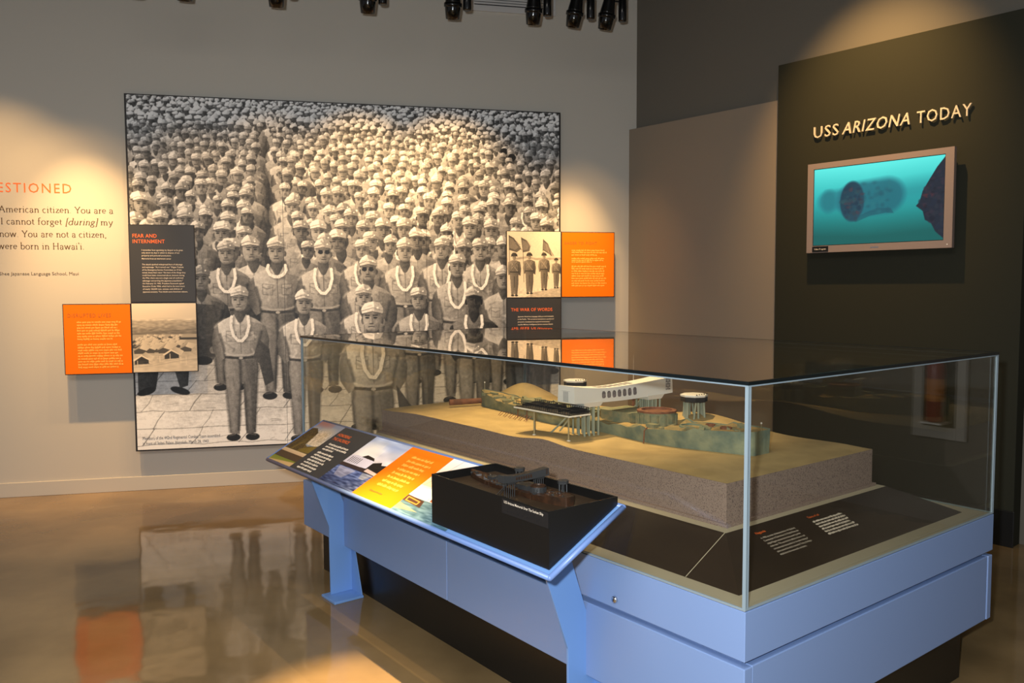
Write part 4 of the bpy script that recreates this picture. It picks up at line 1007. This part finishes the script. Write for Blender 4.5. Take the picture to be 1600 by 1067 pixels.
for sx, x in ((1, 0), (-1, CW)):
    for sy, y in ((1, 0), (-1, CL)):
        q = lambda a, b_: sorted((x + sx * a, x + sx * b_)) ; s_ = lambda a, b_: sorted((y + sy * a, y + sy * b_))
        ct = part('corner_trim', MB().box(*q(.001, .0055), *s_(.001, .012), ZL + .005, ZT - .0147).box(*q(.0085, .015), *s_(.001, .0055), ZL + .005, ZT - .0147), M['trim_white'], gh, CASE)
        part('corner_joint', MB().box(*q(.0057, .0083), *s_(.002, .0055), ZL + .005, ZT - .0147), M['seal'], ct, CASE)

# ------------------------------------------------------------------ ship model, shared by the big diorama and the small bronze copy
def sand_h(u, v):
    """height of the silt at y=u, x=v"""
    s = lambda a, b_, t_: (lambda q: q * q * (3 - 2 * q))(min(1, max(0, (t_ - a) / (b_ - a))))
    z = .937 - .018 * s(2.3, 2.7, u)
    z += .012 * math.exp(-((u - 1.30) / .12) ** 2) * math.exp(-((v - .35) / .2) ** 2) * 1.2
    z -= .004 * math.exp(-((u - 1.55) / .15) ** 2) * math.exp(-((v - .35) / .15) ** 2)
    z += .10 * math.exp(-((u - 2.46) / .16) ** 2 - ((v - 1.17) / .16) ** 2)
    z += .046 * s(1.0, 1.3, v) * math.exp(-((u - 1.2) / .33) ** 2)
    z += .004 * math.sin(9 * u + 3 * v) * s(.34, .5, v) * s(.34, .5, u)
    return z
BU = [(.545, .050), (.555, .066), (.60, .085), (.70, .115), (.85, .142), (1.05, .155), (1.3, .155), (1.6, .152), (1.85, .140), (2.05, .118), (2.2, .084), (2.31, .06), (2.38, .035), (2.43, .008)]
BZ = [(.545, 1.036), (.7, 1.028), (.85, 1.018), (1.0, 1.006), (1.2, .995), (1.6, .990), (1.9, .988), (2.1, .992), (2.25, 1.004), (2.38, 1.02), (2.43, 1.026)]
def itp(T_, u):
    for (a, x), (b_, y) in zip(T_, T_[1:]):
        if u <= b_: return x + (y - x) * max(0, (u - a) / (b_ - a))
    return T_[-1][1]
VC = .845
def ship_parts(root, fr, mats, zb, detail=True):
    g2 = random.Random(11)
    us = sorted(set([b_[0] for b_ in BU] + [.545 + (2.43 - .545) * i / 48 for i in range(49)]))
    hull = MB(); deck = MB(); n = 11
    rows = []
    for u in us:
        b_ = itp(BU, u); z = itp(BZ, u)
        jag = 0 if u < .75 or u > 2.3 else 1
        wob = g2.uniform(-.010, .006) * jag
        prof = []
        low = zb - .02
        for s_, k in ((1, 0), (1, .35), (1, .75), (1, 1)): prof.append((VC - b_ * (.86 + .14 * k) + (.0 if k < 1 else 0), low + (z + wob - low) * k))
        mid_ = [(VC - b_ * .94, z + wob - .004)]
        for k in range(1, 6):
            t_ = -1 + k / 3
            mid_.append((VC + b_ * .94 * t_, z - .008 + g2.uniform(-.010, .010) * jag * detail))
        mid_.append((VC + b_ * .94, z + wob - .004))
        rows.append((u, prof, mid_))
    for u, prof, mid_ in rows:
        hull.v += [(x, u, z) for x, z in prof] + [(2 * VC - x, u, z) for x, z in prof[::-1]]
        deck.v += [(x, u, z) for x, z in mid_]
    for i in range(len(rows) - 1):
        for a in (0, 1, 2, 4, 5, 6):
            hull.f.append((i * 8 + a, i * 8 + a + 1, (i + 1) * 8 + a + 1, (i + 1) * 8 + a)); hull.m.append(0)
        for a in range(6): deck.f.append((i * 7 + a, i * 7 + a + 1, (i + 1) * 7 + a + 1, (i + 1) * 7 + a)); deck.m.append(0)
    hull.f.append(tuple(range(8))); hull.m.append(0)
    sh = part('sunken_ship', hull, mats['hull'], root, fr)
    part('deck', deck, mats['deck'], sh, fr)
    # barbette with rusted coaming
    zc = itp(BZ, 1.10)
    tb = MB().lathe([(.086, zc - .02), (.086, zc + .048), (.078, zc + .052), (.070, zc + .048), (.070, zc + .015), (.0, zc + .013)], (0, 0, 1), (VC + .0, 1.10, 0), 28)
    for k in range(16):
        a = 2 * math.pi * k / 16; tb.box(VC + .087 * math.cos(a) - .004, VC + .087 * math.cos(a) + .004, 1.10 + .087 * math.sin(a) - .004, 1.10 + .087 * math.sin(a) + .004, zc - .01, zc + .04)
    part('gun_barbette', tb, mats['debris'], sh, fr)
    part('barbette_rim', MB().lathe([(.088, zc + .048), (.088, zc + .056), (.068, zc + .058), (.066, zc + .046)], (0, 0, 1), (VC, 1.10, 0), 28), mats['rust'], sh, fr)
    for (u, v_, r2, r1) in ((.885, VC - .02, .052, .044), (.845, VC + .055, .02, .013), (.725, VC + .005, .024, .018)):
        zz = itp(BZ, u) - .008
        part('deck_ring', MB().lathe([(r2, zz - .006), (r2, zz + .008), (r1, zz + .009), (r1, zz + .002), (.0, zz + .001)], (0, 0, 1), (v_, u, 0), 22), mats['hull' if r2 > .03 else 'rust'], sh, fr)
    # midship house and wreckage
    for (u0, u1, v0, v1, h) in ((1.21, 1.40, VC - .06, VC + .12, .05), (1.42, 1.52, VC - .02, VC + .10, .035), (1.95, 2.05, VC - .02, VC + .07, .03), (1.66, 1.74, VC + .03, VC + .12, .035), (1.0, 1.05, VC - .125, VC - .09, .02)):
        zz = itp(BZ, (u0 + u1) / 2) - .012
        part('deck_house', MB().box(v0, v1, u0, u1, zz, zz + h), mats['debris'], sh, fr)
    wk = MB()
    for k in range(70 if detail else 46):
        u = g2.choice((g2.uniform(1.45, 2.36), g2.uniform(1.5, 2.2), g2.uniform(.62, 1.0))); b_ = itp(BU, u) * .85
        v_ = VC + g2.uniform(-b_, b_); z = itp(BZ, u) - .01; L = g2.uniform(.012, .05) * (1 if u > 1.4 else .4); a = g2.uniform(0, 3.14)
        c_, s_ = math.cos(a), math.sin(a); wd = g2.uniform(.003, .014); hh = g2.uniform(.004, .026) * (1 if u > 1.4 else .4)
        qs = [(v_ + c_ * p - s_ * q, u + s_ * p + c_ * q) for p, q in ((-L, -wd), (L, -wd), (L, wd), (-L, wd))]
        tl = g2.uniform(-.01, .012)
        wk.hexa([(*q, z - .006) for q in qs], [(*q, z + hh + (tl if i in (1, 2) else 0)) for i, q in enumerate(qs)])
    part('wreckage', wk, mats['debris'], sh, fr)
    # side davits and stanchions
    for (u, v_) in ((1.02, VC - .158), (1.9, VC - .15), (1.82, VC - .155)):
        part('davit', MB().tube([(v_ - .012, u, zb - .005), (v_ - .008, u, zb + .05), (v_ + .01, u, zb + .062)], .0028, 6), mats['rust'], sh, fr)
    wf = MB()
    for k in range(12): wf.tube([(VC - .20 - .008 * (k % 2), 2.02 - k * .022, zb - .003), (VC - .168, 2.02 - k * .022, zb + .022)], .0015, 5)
    part('torn_plating', wf, mats['rust'], sh, fr)
    return sh
def memorial_parts(root, fr, mats, zb):
    g2 = random.Random(5)
    V0, V1, U0, U1 = .487, 1.123, 1.25, 1.362
    top = lambda v: 1.150 + .0225 * (((v - .72) / .24) ** 2 if v < .72 else ((v - .72) / .40) ** 2) ** .85
    bot = lambda v: 1.086 + .010 * ((v - .805) / .318) ** 2
    n = 26; mb = MB()
    for i in range(n + 1):
        v_ = V0 + (V1 - V0) * i / n
        bow = .010 * (1 - ((v_ - .805) / .318) ** 2)
        mb.v += [(v_, U0 + bow, bot(v_)), (v_, U1 - bow, bot(v_)), (v_, U1 - bow - .004, top(v_)), (v_, U0 + bow + .004, top(v_))]
    for i in range(n):
        for k in range(4): mb.f.append((i * 4 + k, i * 4 + (k + 1) % 4, (i + 1) * 4 + (k + 1) % 4, (i + 1) * 4 + k)); mb.m.append(0)
    mb.f += [(0, 1, 2, 3), tuple(n * 4 + k for k in range(4))[::-1]]; mb.m += [0, 0]
    me = part('memorial_bridge', mb, mats['white'], root, fr, label=mats.get('memlabel'))
    for k in range(7):
        c = .672 + k * .0335
        bow = .010 * (1 - ((c - .805) / .318) ** 2); z0 = bot(c) + .018; z1 = top(c) - .014
        wn = MB()
        pts = [(c - .0115, z0 + .006), (c - .007, z0), (c + .007, z0), (c + .0115, z0 + .006), (c + .0115, z1 - .008), (c + .006, z1), (c - .006, z1), (c - .0115, z1 - .008)]
        yy = lambda z: U0 + bow + .004 * (z - bot(c)) / (top(c) - bot(c)) - .0012
        wn.add([(x, yy(z), z) for x, z in pts], [tuple(range(8))])
        wo = part('window_opening', wn, mats['win'], me, fr)
        wb = MB()
        zm = (z0 + z1) / 2
        wb.box(c - .0018, c + .0018, U0 + bow - .002, U0 + bow + .002, z0, z1).box(c - .011, c + .011, U0 + bow - .002, U0 + bow + .002, zm - .0015, zm + .0015)
        part('roof_slot', MB().hexa([(c - .009, 1.285, top(c - .009) + .0003), (c + .009, 1.285, top(c + .009) + .0003), (c + .009, 1.327, top(c + .009) + .0003), (c - .009, 1.327, top(c - .009) + .0003)], [(c - .009, 1.285, top(c - .009) + .0012), (c + .009, 1.285, top(c + .009) + .0012), (c + .009, 1.327, top(c + .009) + .0012), (c - .009, 1.327, top(c - .009) + .0012)]), mats['win'], me, fr)
    lt_ = MB()
    for k in range(3):
        for j in range(5):
            z0 = 1.112 + j * .012; x0 = 1.078 + k * .011; yv = U0 + .010 * (1 - ((x0 - .805) / .318) ** 2)
            lt_.box(x0, x0 + .006, yv - .001, yv + .001, z0, z0 + .007 + .003 * ((k + j) % 2))
    part('end_lattice', lt_, mats['win'], me, fr)
    part('entry_door', MB().box(V0 - .001, V0 + .002, 1.29, 1.325, bot(V0) + .005, bot(V0) + .05).box(V0 - .0012, V0 + .002, 1.28, 1.335, bot(V0) + .052, bot(V0) + .054), mats['win2'], me, fr)
    for va, vb in ((.545, .665), (.955, 1.07)):
        z = 1.094
        part('support_haunch', MB().hexa([(va + .012, U0 + .012, z - .022), (vb - .012, U0 + .012, z - .022), (vb - .012, U1 - .012, z - .022), (va + .012, U1 - .012, z - .022)], [(va, U0 + .004, z), (vb, U0 + .004, z), (vb, U1 - .004, z), (va, U1 - .004, z)]), mats['white'], me, fr)
        for a in range(4):
            for b_ in range(3):
                x = va + .018 + (vb - va - .036) * a / 3; y = U0 + .018 + (U1 - U0 - .036) * b_ / 2
                part('pile', MB().tube([(x, y, zb - .01), (x, y, z - .02)], .0048, 8), mats['pile'], me, fr)
        for sgn in ((-1, .25) if va < .8 else (1, -.2)):
            part('raking_pile', MB().tube([((va + vb) / 2 + sgn * .055 * (1 if abs(sgn) == 1 else 0) - .03, U1 + .10, zb - .01), ((va + vb) / 2, U1 - .02, z - .02)], .004, 8), mats['pile'], me, fr)
    return me
def quay_parts(root, fr, mats, v_, u, zbase):
    zt = 1.087
    q = part('mooring_quay', MB().lathe([(.062, zt - .012), (.066, zt - .010), (.066, zt - .002), (.060, zt)], (0, 0, 1), (v_, u, 0), 8), mats['white'], root, fr, label=mats.get('quaylabel'))
    part('fender_band', MB().lathe([(.060, zt - .036), (.064, zt - .034), (.064, zt - .0125), (.058, zt - .0122)], (0, 0, 1), (v_, u, 0), 8), mats['dock'], q, fr)
    for k in range(12):
        a = 2 * math.pi * (k + .3) / 12; o_ = .012 if k % 3 == 0 else -.004
        part('pile', MB().tube([(v_ + (.048 + o_) * math.cos(a), u + (.048 + o_) * math.sin(a), zbase - .02), (v_ + .048 * math.cos(a + (.2 if k % 2 else -.1)), u + .048 * math.sin(a + (.2 if k % 2 else -.1)), zt - .034)], .0048, 7), mats['pile'], q, fr)
    bo = MB()
    for k in range(5): bo.box(v_ - .04 + k * .018, v_ - .036 + k * .018, u - .05, u - .046, zt - .002, zt + .004)
    part('bollard_row', bo, mats['dock'], q, fr)
    return q

# ------------------------------------------------------------------ diorama in the case
V0, V1, U0, U1 = .352, 1.30, .338, 2.72
dio = thing('harbor_diorama', 'sand topped diorama of sunken battleship under white memorial, inside the glass hood', 'diorama', CASE @ Matrix.Translation(((V0 + V1) / 2, (U0 + U1) / 2, ZI)))
nu, nv = 120, 50
mb = MB()
for i in range(nu + 1):
    for j in range(nv + 1):
        u = U0 + (U1 - U0) * i / nu; v_ = V0 + (V1 - V0) * j / nv; mb.v.append((v_, u, sand_h(u, v_)))
for i in range(nu):
    for j in range(nv): a = i * (nv + 1) + j; mb.f.append((a, a + 1, a + nv + 2, a + nv + 1)); mb.m.append(0)
part('sand_surface', mb, M['sand'], dio, CASE, smooth=True)
loop = [(i, 0) for i in range(nu + 1)] + [(nu, j) for j in range(1, nv + 1)] + [(i, nv) for i in range(nu - 1, -1, -1)] + [(0, j) for j in range(nv - 1, 0, -1)]
mb = MB(); L = len(loop)
for (i, j) in loop:
    u = U0 + (U1 - U0) * i / nu; v_ = V0 + (V1 - V0) * j / nv; mb.v.append((v_, u, sand_h(u, v_) - .0003))
for (i, j) in loop:
    u = U0 + (U1 - U0) * i / nu; v_ = V0 + (V1 - V0) * j / nv; mb.v.append((v_, u, ZI + .011))
for k in range(L): mb.f.append((k, (k + 1) % L, L + (k + 1) % L, L + k)); mb.m.append(0)
part('cut_earth_block', mb, M['stone'], dio, CASE)
part('base_plate', MB().box(V0 - .012, V1 + .012, U0 - .012, U1 + .012, ZI + .0003, ZI + .0115), M['stone'], dio, CASE)
MT = dict(hull=M['hull'], deck=M['deck'], debris=M['debris'], rust=M['rust'], white=M['white'], win=M['winshade'], win2=M['vent'], pile=M['pile'], dock=M['dockblack'])
ship_parts(dio, CASE, MT, .94)
memorial_parts(dio, CASE, dict(MT, memlabel='white memorial bridge across the ship'), .94)
quay_parts(dio, CASE, dict(MT, quaylabel='white topped mooring quay right of the memorial'), 1.215, 1.195, .98)
quay_parts(dio, CASE, dict(MT, quaylabel='white topped mooring quay behind the memorial'), 1.20, 2.03, .945)
# landing dock
dk = part('boat_dock', MB().box(.425, .545, 1.215, 1.592, 1.052, 1.058), M['dockblack'], dio, CASE)
part('dock_edge', MB().box(.421, .425, 1.212, 1.596, 1.048, 1.054).box(.425, .545, 1.210, 1.2145, 1.048, 1.054), M['white'], dk, CASE)
for v_, u in ((.432, 1.46), (.432, 1.228), (.535, 1.58)):
    part('dock_post', MB().tube([(v_, u, sand_h(u, v_) - .01), (v_, u, 1.052)], .0038, 8), M['brass'], dk, CASE)
    part('post_foot', MB().lathe([(.008, 0), (.008, .004)], (0, 0, 1), (v_, u, sand_h(u, v_) - .001), 10), M['white'], dk, CASE)
rl = MB(); g3 = random.Random(2)
for side in (.43, .54):
    for k in range(26): u = 1.22 + k * .0145; rl.tube([(side, u, 1.058), (side, u, 1.082)], .0013, 5)
    rl.tube([(side, 1.22, 1.081), (side, 1.59, 1.081)], .0016, 5); rl.tube([(side, 1.22, 1.07), (side, 1.59, 1.07)], .001, 5)
part('dock_railing', rl, M['dockblack'], dk, CASE)
gw = MB().hexa([(.53, 1.27, 1.058), (.60, 1.27, 1.088), (.60, 1.33, 1.088), (.53, 1.33, 1.058)], [(.53, 1.27, 1.061), (.60, 1.27, 1.091), (.60, 1.33, 1.091), (.53, 1.33, 1.061)])
part('gangway', gw, M['dockblack'], dk, CASE)
fw = MB()
for k in range(30): fw.box(.45 + g3.uniform(0, .08), .455 + g3.uniform(0, .08) + .03, 1.23 + k * .0118, 1.234 + k * .0118, 1.058, 1.064 + g3.uniform(0, .012))
part('dock_fittings', fw, M['dockblack'], dk, CASE)
fp = part('flagpole', MB().tube([(1.03, 1.42, 1.0), (1.03, 1.42, 1.09)], [.006, .005], 8), M['rust'], dio, CASE)
part('pole_shaft', MB().tube([(1.03, 1.42, 1.085), (1.03, 1.42, 1.275)], [.0022, .0014], 8), M['white'], fp, CASE)
for u, v_, z0, z1 in ((.552, VC, 1.02, 1.062), (2.42, VC + .01, 1.01, 1.06)):
    mp_ = part('jack_staff', MB().tube([(v_, u, z0), (v_, u, z1)], .0014, 6), M['brass'], dio, CASE)
    part('staff_ball', MB().sphere((v_, u, z1 + .002), .0042, 10), M['white'], mp_, CASE)
a = Vector((.665, 2.50, .955)); b_ = Vector((.86, 2.42, .958))
part('fallen_mast', MB().tube([a, b_], [.017, .015], 12), M['rust'], dio, CASE)

# ------------------------------------------------------------------ reading rail
FV, FZ, BV, BZ_ = -.40, .770, -.10, .927
sl = Vector((BV - FV, 0, BZ_ - FZ)); SLW = sl.length; sl.normalize(); nr = Vector((-sl.z, 0, sl.x))
RU0, RU1 = .384, 2.518
def on_rail(u, s_, off=0.0): return Vector((FV, u, FZ)) + sl * s_ + nr * off
rr = thing('reading_rail', 'sloping blue reading rail of colour photos on two bent legs before the case', 'reading rail', CASE @ Matrix.Translation((-.1, (RU0 + RU1) / 2, 0)))
c4 = lambda o_, u0=RU0, u1=RU1, s0=0, s1=SLW: [on_rail(u0, s0, o_), on_rail(u1, s0, o_), on_rail(u1, s1, o_), on_rail(u0, s1, o_)]
part('slab', MB().hexa(c4(-.016), c4(-.001)), M['blue_leg'], rr, CASE)
part('under_shadow_gap', MB().hexa(c4(-.034, RU0 + .02, RU1 - .02, .014, SLW - .02), c4(-.0165, RU0 + .02, RU1 - .02, .014, SLW - .02)), M['black'], rr, CASE)  # inset black box standing in for the dark shadow gap under the slab
def rim(pts):
    return MB().tube(pts, .0105, 10)
rm = MB(); q = [on_rail(RU0, 0, -.006), on_rail(RU1, 0, -.006), on_rail(RU1, SLW, -.006), on_rail(RU0, SLW, -.006)]
for k in range(4): rm.tube([q[k], q[(k + 1) % 4]], .009, 12); rm.sphere(q[k], .009, 12)
part('rim', rm, M['rim'], rr, CASE, smooth=True)
SEC = [RU1 - .004, 2.256, 1.94, 1.624, 1.309, RU0 + .55]
def rail_print(name, P, k): return paint_obj(name, P, CASE, on_rail(SEC[k], SLW - .003, .0008), Vector((0, SEC[k + 1] - SEC[k], 0)), -sl * (SLW - .006), M['print'], rr)
rail_print('garden_photo', make_tree_photo(), 0)
rail_print('memorial_photo', make_memorial_photo(), 2)
rail_print('harbor_photo', make_harbour_photo(), 4)
def rail_box(k, m_, nm): return part(nm, MB().hexa(c4(-.0008, SEC[k + 1], SEC[k], .003, SLW - .003), c4(.0008, SEC[k + 1], SEC[k], .003, SLW - .003)), m_, rr, CASE)
pan = rail_box(1, M['char_warm'] if 'char_warm' in M else M['char'], 'text_block')
ORG = on_rail(0, SLW, .002)
def rx(k, a): return -(SEC[k] + (SEC[k + 1] - SEC[k]) * a)
mb = MB()
to3(fit_text('HONORING', rx(1, .075), rx(1, .47), -.205 * SLW, .020, bold=.006), ORG, (0, -1, 0), sl, mb)
to3(fit_text('THE SACRIFICE', rx(1, .08), rx(1, .60), -.300 * SLW, .020, bold=.006), ORG, (0, -1, 0), sl, mb)
part('heading', mb, M['inkorange'], pan, CASE)
W1 = abs(SEC[2] - SEC[1])
for rows_ in (((.405, .62), (.462, .66), (.519, .34)), ((.600, .52), (.657, .55), (.714, .46), (.771, .53), (.828, .46), (.885, .52), (.942, .48))):
    mb = MB()
    for b_, e_ in rows_: greek(mb, ORG, (0, -1, 0), sl, rx(1, .175), [e_ * W1], -b_ * SLW, .01, .0085, int(b_ * 1000))
    part('paragraph', mb, M['inkwhite'], pan, CASE)
pan = rail_box(3, M['orange'], 'quotation_block')
mb = MB(); W3 = abs(SEC[4] - SEC[3])
for i, e_ in enumerate((.50, .56, .54, .54, .54, .54, .52, .52)): greek(mb, ORG, (0, -1, 0), sl + Vector((0, -.25, 0)) * 0, rx(3, .25), [e_ * W3], -(.20 + i * .078) * SLW, .01, .0105, 300 + i)
part('quotation_text', mb, M['inkyellow'], pan, CASE)
mb = MB(); greek(mb, ORG, (0, -1, 0), sl, rx(3, .25), [.32 * W3], -.86 * SLW, .01, .006, 400)
part('credit_text', mb, M['inkrust'], pan, CASE)
# bent plate legs
def leg(u):
    t2 = .005
    prof = [(-.080, .012), (-.083, .372), (-.222, .690), (-.222 + .003, .700)]
    ztop = lambda v_: FZ + (v_ - FV) * (BZ_ - FZ) / (BV - FV) - .042
    lft = [(-.080, .0125), (-.083, .372), (-.243, ztop(-.243))]
    rgt = [(.045, .0125), (.045, .362), (-.135, ztop(-.135))]
    poly_ = lft + rgt[::-1]
    lg_ = part('leg', MB().hexa([(v_, u - t2, z) for v_, z in poly_], [(v_, u + t2, z) for v_, z in poly_]), M['blue_leg'], rr, CASE, bevel=.0012)
    part('gusset', MB().hexa([(.040, u - .005, .0125), (.040, u - .115, .0125), (.040, u - .005, .352)], [(.045, u - .005, .0125), (.045, u - .115, .0125), (.045, u - .005, .352)]), M['blue_leg'], lg_, CASE)
    part('foot_plate', MB().box(-.115, .05, u - .118, u + .035, 0, .012), M['blue_leg'], lg_, CASE, bevel=.002)
    part('mount_bracket', MB().hexa([(v_, u - .03, ztop(v_)) for v_ in (-.30, -.10)] + [(v_, u + .03, ztop(v_)) for v_ in (-.10, -.30)], [(v_, u - .03, ztop(v_) + .006) for v_ in (-.30, -.10)] + [(v_, u + .03, ztop(v_) + .006) for v_ in (-.10, -.30)]), M['blue_leg'], lg_, CASE)
leg(2.51); leg(.66)

# ------------------------------------------------------------------ black box with the small bronze model
BX0, BX1, BY0, BY1, BZT = -.384, -.104, .402, 1.035, .953
bx = thing('tactile_model_box', 'black open topped box holding a small bronze ship model, on the rail\'s near end', 'model box', CASE @ Matrix.Translation(((BX0 + BX1) / 2, (BY0 + BY1) / 2, .77)))
zr = lambda v_: FZ + (v_ - FV) * (BZ_ - FZ) / (BV - FV) + .0022
w_ = .006; mb = MB()
for (xa, xb, ya, yb) in ((BX0, BX0 + w_, BY0, BY1), (BX1 - w_, BX1, BY0, BY1), (BX0 + w_, BX1 - w_, BY0, BY0 + w_), (BX0 + w_, BX1 - w_, BY1 - w_, BY1)):
    mb.hexa([(xa, ya, zr(xa)), (xb, ya, zr(xb)), (xb, yb, zr(xb)), (xa, yb, zr(xa))], [(xa, ya, BZT), (xb, ya, BZT), (xb, yb, BZT), (xa, yb, BZT)])
part('box_wall', mb, M['boxblack'] if 'boxblack' in M else M['black'], bx, CASE)
ZF = .925
part('model_floor', MB().box(BX0 + w_, BX1 - w_, BY0 + w_, BY1 - w_, ZF - .004, ZF), M['bronze_floor'], bx, CASE)
lp = part('label_plate', MB().box(BX0 - .002, BX0 - .0002, BY0 + .002, .626, .903, .949), M['dockblack'], bx, CASE)
mb = to3(fit_text('USS Arizona Memorial Over The Sunken Ship', -.614, -.425, .9365, .0085, bold=.004), (BX0 - .003, 0, 0), (0, -1, 0), (0, 0, 1))
part('label_text', mb, M['inkwhite'], lp, CASE)
mb = MB(); g4 = random.Random(9)
for row in range(3):
    for k in range(34):
        if g4.random() < .5: continue
        y = .600 - k * .005; z = .927 - row * .007; mb.box(BX0 - .0028, BX0 - .002, y, y + .0018, z, z + .0018)
part('braille', mb, M['dockblack'], lp, CASE)
SC_ = .262
SM = CASE @ Matrix.Translation((-.225, .745, ZF)) @ Matrix.Diagonal((SC_ * 1.15, SC_ * 1.08, SC_ * 1.25, 1)) @ Matrix.Translation((-VC, -1.46, -.945))
MB2 = dict(hull=M['bronze'], deck=M['bronze'], debris=M['bronze_grey'], rust=M['bronze'], white=M['bronze_grey'], win=M['bronze'], win2=M['bronze_grey'], pile=M['bronze_grey'], dock=M['bronze_grey'])
ship_parts(bx, SM, MB2, .94, False)
memorial_parts(bx, SM, MB2, .94)
quay_parts(bx, SM, MB2, 1.12, 1.0, .945)
quay_parts(bx, SM, MB2, 1.15, 1.85, .945)
